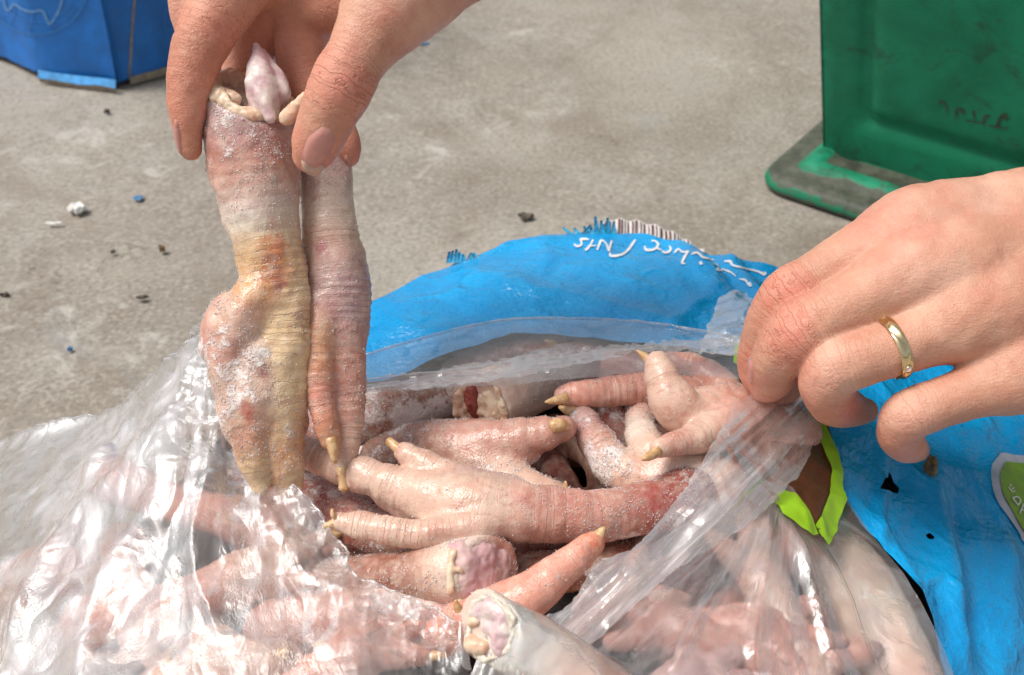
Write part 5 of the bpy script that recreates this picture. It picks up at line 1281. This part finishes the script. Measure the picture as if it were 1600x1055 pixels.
lime2 = [(1208, 768), (1222, 768), (1240, 774), (1256, 790), (1268, 812), (1276, 836), (1268, 838), (1250, 826), (1238, 816), (1222, 806), (1207, 780)]
sheet('lime_border', lime2, [(u, v, q + .0018) for u, v, q in pb_c], 4, M['lime'], disp=lambda v, V: 0.0012 * ridged(V / 0.012, 2, 91))
sheet('lime_border', [(1148, 536), (1168, 534), (1178, 560), (1176, 590), (1166, 590), (1160, 576), (1146, 566)], [(1148, 536, .106), (1178, 560, .1075), (1160, 590, .1065)], 4, M['lime'])

# ------------------------------------------------------------------ blue carton standing on the concrete
def make_carton():
    g = [(-150, 40), (-60, 76), (2, 96), (30, 108), (62, 124), (90, 130), (130, 134), (160, 137), (186, 140)]
    left = [pt(u, v, 0.0) for u, v in g]
    bulge = [0, 0, 0, .001, .003, .003, .002, .001, 0]
    right = [pt(u, v, 0.0) for u, v in [(194, 134), (203, 131), (240, 121), (280, 109), (340, 92), (420, 70)]]
    c0 = left[-1]; root = empty('cardboard_carton', tuple(c0)); tag(root, 'battered blue printed carton with torn bottom edge standing on the concrete', 'carton')
    Hc = .26; rows = 14
    def wallmesh(name, pts, mat, lean, lift=0.003, jitter=.0008, sd=0, z0=None, z1=Hc, nr=rows):
        P_ = spline(np.array(pts), 4); n = len(P_); V = []
        for r in range(nr + 1):
            f = r / nr; z = lift + (z1 - lift) * f
            d = np.array([lean[0], lean[1], 0]) * z
            off = np.stack([fbm(np.c_[P_[:, :2] / .05, np.full(n, z / .05)], 2, sd) * .0012] * 2 + [np.zeros(n)], 1)
            q = P_ + d + off; q[:, 2] = z
            if r == 0 and jitter: q[:, 2] += np.abs(noise(P_ / .006, sd + 2)) * jitter * 3
            V.append(q)
        V = np.vstack(V); Fc = [(r * n + i, r * n + i + 1, (r + 1) * n + i + 1, (r + 1) * n + i) for r in range(nr) for i in range(n - 1)]
        return mesh_obj(name, V - c0, Fc, mat, root)
    body = wallmesh('front_panel', left, M['carton'], (.012, .03), .004, .001, 1)
    sp = wallmesh('side_panel', [left[-1] + np.array([.0005, .0005, 0])] + right, M['carton'], (.012, .03), .004, .0005, 2)
    back = [right[-1], right[-1] + np.array([-.10, .16, 0]), left[0] + np.array([.05, .16, 0]), left[0]]
    wallmesh('back_panel', back, M['kraft'], (.012, .03), .004, 0, 3)
    tv = [p + np.array([.012, .03, 0]) * Hc + np.array([0, 0, Hc - .002]) - c0 for p in left + right + back[1:3]]
    mesh_obj('top_flap', tv, [tuple(range(len(tv)))], M['carton'], root, smooth=False)
    # torn board along the bottom
    fl = [pt(u, v, 0) + np.array([0, -.0025, 0]) for u, v in [(66, 125), (90, 130), (130, 135), (160, 138), (186, 141)]]
    n = len(fl)
    V = [p + np.array([0, .0, .010]) for p in fl] + [p + np.array([0, -.004, .0045 + .0012 * (i % 2)]) for i, p in enumerate(fl)] + [p + np.array([0, -.002, .0005]) for p in fl]
    mesh_obj('torn_flap', np.array(V[:2 * n]) - c0, [(i, i + 1, n + i + 1, n + i) for i in range(n - 1)], M['carton_edge'], root)
    mesh_obj('board_edge', np.array(V[n:]) - c0, [(i, i + 1, n + i + 1, n + i) for i in range(n - 1)], M['kraft'], root)
    fr = [pt(u, v, 0) + np.array([.0008, -.001, 0]) for u, v in [(203, 131), (240, 121), (280, 109), (340, 92)]]; n = len(fr)
    mesh_obj('board_edge', np.array([p + np.array([0, 0, .006]) for p in fr] + [p + np.array([.001, -.002, .0008]) for p in fr]) - c0, [(i, i + 1, n + i + 1, n + i) for i in range(n - 1)], M['kraft'], root)
    # rubbed corner fold: two vertical worn stripes
    bb = bvh_of(body); sb = bvh_of(sp)
    def st(bv, pts, w, mat, nm='printed_line'):
        o = stroke(nm, bv, pts, w, M[mat], None, .0007)
        if o is None: return
        co = np.array([v.co for v in o.data.vertices]) - c0; o.data.vertices.foreach_set('co', co.astype(np.float32).ravel()); o.parent = root
    st(sb, [(212, -30), (208, 20), (205, 60), (203, 100), (201, 128)], 3.5, 'kraft', 'worn_crease')
    st(bb, [(186, -10), (184, 20), (185, 45), (182, 60)], 6, 'tape', 'worn_crease')
    # faint printed globe with a crown-like zigzag
    st(bb, [(6, -6), (9, 8), (13, 16), (18, 12), (24, 6), (36, 14), (50, 18), (66, 16), (72, 26), (78, 37), (86, 28), (94, 12), (99, -8)], 3.6, 'carton_ink')
    for R_ in (62, 80, 82):
        st(bb, [(58 + R_ * math.cos(a), -28 + R_ * 1.0 * math.sin(a)) for a in np.linspace(.05, 2.3, 14)], 1.6 if R_ > 62 else 1.8, 'carton_ink2' if R_ < 82 else 'carton_ink2')
    st(bb, [(54, 18), (50, 34), (45, 52)], 1.4, 'carton_ink2'); st(bb, [(25, 10), (22, 26), (15, 38)], 1.4, 'carton_ink2'); st(bb, [(0, 24), (40, 40), (90, 38), (118, 14)], 1.4, 'carton_ink2')
    st(sb, [(270, 14), (258, 16), (258, 44), (268, 46), (276, 60)], 2.0, 'carton_ink2')
make_carton()

# ------------------------------------------------------------------ green weighing scale
def make_scale():
    O = pt(1180, 293, 0); X1 = pt(1345, 349, 0); ex = X1 - O; ex /= np.linalg.norm(ex); ey = np.array([-ex[1], ex[0], 0])
    root = empty('weighing_scale', tuple(O)); tag(root, 'worn green metal weighing scale on a flanged base standing on the concrete', 'scale')
    Wd, Dp = .30, .25
    prof = [(0, .0006), (-.0012, .004), (0, .008), (.003, .0108), (.010, .0112), (.0165, .0118), (.021, .0165), (.030, .0172), (.036, .0135), (.046, .0130), (.050, .0150)]
    rub_shade = [.8, .5, .62, 1.0, 1.0, .95, .42, .5, .95, 1.0, .6]; edg = [0, .5, .3, 0, 0, .1, .9, .8, 0, 0, 0]
    def loop(ins, rc):
        w0, w1, d0, d1 = ins, Wd - ins, ins, Dp - ins; rr = max(rc - ins * .7, .003); P_ = []
        for (cx, cy, a0) in ((w0 + rr, d0 + rr, 180), (w1 - rr, d0 + rr, 270), (w1 - rr, d1 - rr, 0), (w0 + rr, d1 - rr, 90)):
            for k in range(9): a = math.radians(a0 + 90 * k / 8); P_.append((cx + rr * math.cos(a), cy + rr * math.sin(a)))
        out = []
        for i in range(len(P_)):
            a, b_ = np.array(P_[i]), np.array(P_[(i + 1) % len(P_)]); m = 10 if np.linalg.norm(b_ - a) > .03 else 1
            out += [a + (b_ - a) * k / m for k in range(m)]
        return out
    V, rb, ed = [], [], []
    for (ins, z), r_, e_ in zip(prof, rub_shade, edg):
        L = loop(ins, .020)
        for p in L:
            q = ex * p[0] + ey * p[1] + np.array([0, 0, z]); V.append(q); rb.append(r_); ed.append(e_)
    n = len(L); Fc = [(r * n + i, r * n + (i + 1) % n, (r + 1) * n + (i + 1) % n, (r + 1) * n + i) for r in range(len(prof) - 1) for i in range(n)]
    Fc.append(tuple((len(prof) - 1) * n + i for i in range(n)))
    mesh_obj('base_plate', V, Fc, M['green'], root, attrs=dict(rub_shade=rb, edge=ed))
    # body: tapered housing with a pressed frame round the front panel
    b0 = .050; Hb = .30; tp = -.042
    def bp(x, y, z): f = z / Hb; return ex * (.024 + tp * f + x * (Wd - .048 - 2 * tp * f)) + ey * (b0 + tp * f + y * (Dp - 2 * b0 - 2 * tp * f)) + np.array([0, 0, .0135 + z])
    nx, nz = 50, 60; V, rb, ed = [], [], []
    for j in range(nz + 1):
        for i in range(nx + 1):
            x, z = i / nx, j / nz * Hb
            dx = min(x, 1 - x) * (Wd - .048); dz = min(z, Hb - z)
            dd = min(dx, max(dz - .004, 0))
            rec = -0.0045 * math.exp(-((dd - .030) / .0040) ** 2) + .0016 * (1 / (1 + math.exp(-(dd - .034) / .002)))
            rec += -.0012 * math.exp(-(dx / .003) ** 2)
            q = bp(x, 0, z) - ey * rec; V.append(q)
            rb.append(.32 * math.exp(-(dz / .02) ** 2) + .30 * math.exp(-((dd - .030) / .004) ** 2)); ed.append(.55 * math.exp(-(min(dx, 9) / .006) ** 2) + .35 * math.exp(-((dd - .033) / .004) ** 2) * (z < .06))  # wear at the ends; the groove term paints in its shade
    Fc = [(j * (nx + 1) + i, j * (nx + 1) + i + 1, (j + 1) * (nx + 1) + i + 1, (j + 1) * (nx + 1) + i) for j in range(nz) for i in range(nx)]
    k = len(V)
    V += [bp(0, 0, 0), bp(0, 1, 0), bp(0, 0, Hb), bp(0, 1, Hb), bp(1, 0, 0), bp(1, 1, 0), bp(1, 0, Hb), bp(1, 1, Hb)]; rb += [0] * 8; ed += [.3] * 8
    Fc += [(k + 1, k, k + 2, k + 3), (k + 4, k + 5, k + 7, k + 6), (k + 5, k + 1, k + 3, k + 7), (k + 2, k + 6, k + 7, k + 3)]
    body = mesh_obj('housing', V, Fc, M['green'], root, attrs=dict(rub_shade=rb, edge=ed))
    body.data.polygons.foreach_set('use_smooth', np.array([True] * (len(Fc) - 4) + [False] * 4))
    pv = [bp(-.12, -.12, Hb + .02), bp(1.12, -.12, Hb + .02), bp(1.12, 1.12, Hb + .02), bp(-.12, 1.12, Hb + .02)]; pv += [p + np.array([0, 0, .012]) for p in pv]
    mesh_obj('weighing_pan', pv, [(3, 2, 1, 0), (4, 5, 6, 7), (0, 1, 5, 4), (1, 2, 6, 5), (2, 3, 7, 6), (3, 0, 4, 7)], M['green'], root, smooth=False, attrs=dict(rub_shade=[.3] * 8, edge=[.3] * 8))
    mesh_obj('pan_post', [bp(.4, .4, Hb - .001), bp(.6, .4, Hb - .001), bp(.6, .6, Hb - .001), bp(.4, .6, Hb - .001), bp(.4, .4, Hb + .022), bp(.6, .4, Hb + .022), bp(.6, .6, Hb + .022), bp(.4, .6, Hb + .022)], [(0, 1, 5, 4), (1, 2, 6, 5), (2, 3, 7, 6), (3, 0, 4, 7)], M['rust'], root, smooth=False)
    # worn stencilled characters, half gone to rust
    bb = bvh_of(body)
    for pts, w in [([(1466, 162), (1472, 158), (1479, 164), (1480, 174)], 2.6), ([(1494, 178), (1496, 170), (1506, 172), (1505, 178)], 4.0), ([(1492, 184), (1497, 179)], 2), ([(1521, 172), (1523, 184)], 3.4), ([(1510, 188), (1540, 193)], 2.2),
                   ([(1537, 192), (1539, 182), (1547, 181)], 4), ([(1558, 198), (1562, 186), (1570, 178), (1573, 186)], 4.6), ([(1545, 196), (1575, 200)], 2.4)]:
        o = stroke('stencil_mark', bb, pts, w, M['rust'], None, .0006)
        if o is None: continue
        co = np.array([v.co for v in o.data.vertices]) - O; o.data.vertices.foreach_set('co', co.astype(np.float32).ravel()); o.parent = root
make_scale()

# ------------------------------------------------------------------ litter on the concrete
def flake(name, label, cat, u, v, w, h, mat, seed, thick=.0012, group=None, spiky=.5):
    r = np.random.default_rng(seed); c = pt(u, v, 0); n = 13
    sh = .62 if mat == 'dark_bit' else .85
    w, h, thick = w * sh, h * sh, thick * sh
    sx, sy = w * dep(u, v, 0) / F_PX / 2, h * dep(u, v, 0) / F_PX / 2 / .62
    V = []
    for z, s in ((0.0002, 1.0), (thick, .8)):
        rr = np.random.default_rng(seed)
        for k in range(n):
            a = 2 * math.pi * k / n; q = s * (1 - spiky + spiky * 1.6 * rr.random())
            V.append((sx * q * math.cos(a), sy * q * math.sin(a), z + (rr.random() * thick * .8 if z > .0003 else 0)))
    V.append((0, 0, thick * 1.2))
    Fc = [(k, (k + 1) % n, n + (k + 1) % n, n + k) for k in range(n)] + [(n + k, n + (k + 1) % n, 2 * n) for k in range(n)]
    o = mesh_obj(name, V, Fc, M[mat], smooth=False); o.location = tuple(c); tag(o, label, cat, group); return o
flake('paper_scrap', 'ragged white scrap lying on the bare concrete', 'scrap', 121, 328, 38, 20, 'paper', 1, .003)
flake('plastic_shred', 'pale torn shred beside the ragged white scrap', 'scrap', 84, 349, 40, 5, 'paper', 2, .0006)
flake('blue_scrap', 'faded blue scrap on the concrete near the reaching fingers', 'scrap', 216, 310, 22, 12, 'blue_scrap', 3, .0008)
flake('blue_crumb', 'tiny bright blue crumb on the concrete near the film', 'scrap', 110, 547, 8, 7, 'blue_scrap', 4, .0015)
flake('blue_crumb', 'blue fleck on the concrete past the thumb', 'scrap', 662, 68, 26, 8, 'blue_scrap', 16, .0006)
flake('dirt_clod', 'dark clod of dirt on the concrete behind the bag', 'dirt', 821, 339, 44, 17, 'dark_bit', 5, .0025, spiky=.35)
flake('pebble', 'ochre pebble on the concrete between bag and blue scrap', 'pebble', 254, 392, 12, 9, 'tan_bit', 6, .003, spiky=.2)
flake('pebble', 'small grey-brown pebble beside the ochre one', 'pebble', 177, 395, 12, 8, 'dark_bit', 7, .002, spiky=.3)
flake('dirt_crumb', 'dark crumb trail lying nearest the raised film', 'dirt', 222, 466, 34, 10, 'dark_bit', 8, .002)
flake('dirt_crumb', 'dark crumb at the edge of the picture', 'dirt', 8, 462, 24, 8, 'dark_bit', 9, .002)
flake('twig', 'small dark twig on the concrete in front of the carton', 'twig', 168, 176, 18, 8, 'dark_bit', 11, .003)
st_ = flake('pebble', 'pale pebble lying on the blue plastic below the little finger', 'pebble', 1453, 735, 20, 22, 'tan_bit', 14, .004, spiky=.25)
_l, _n = cast(BLUEB, 1453, 735)
if _l is not None: st_.location = tuple(_l)
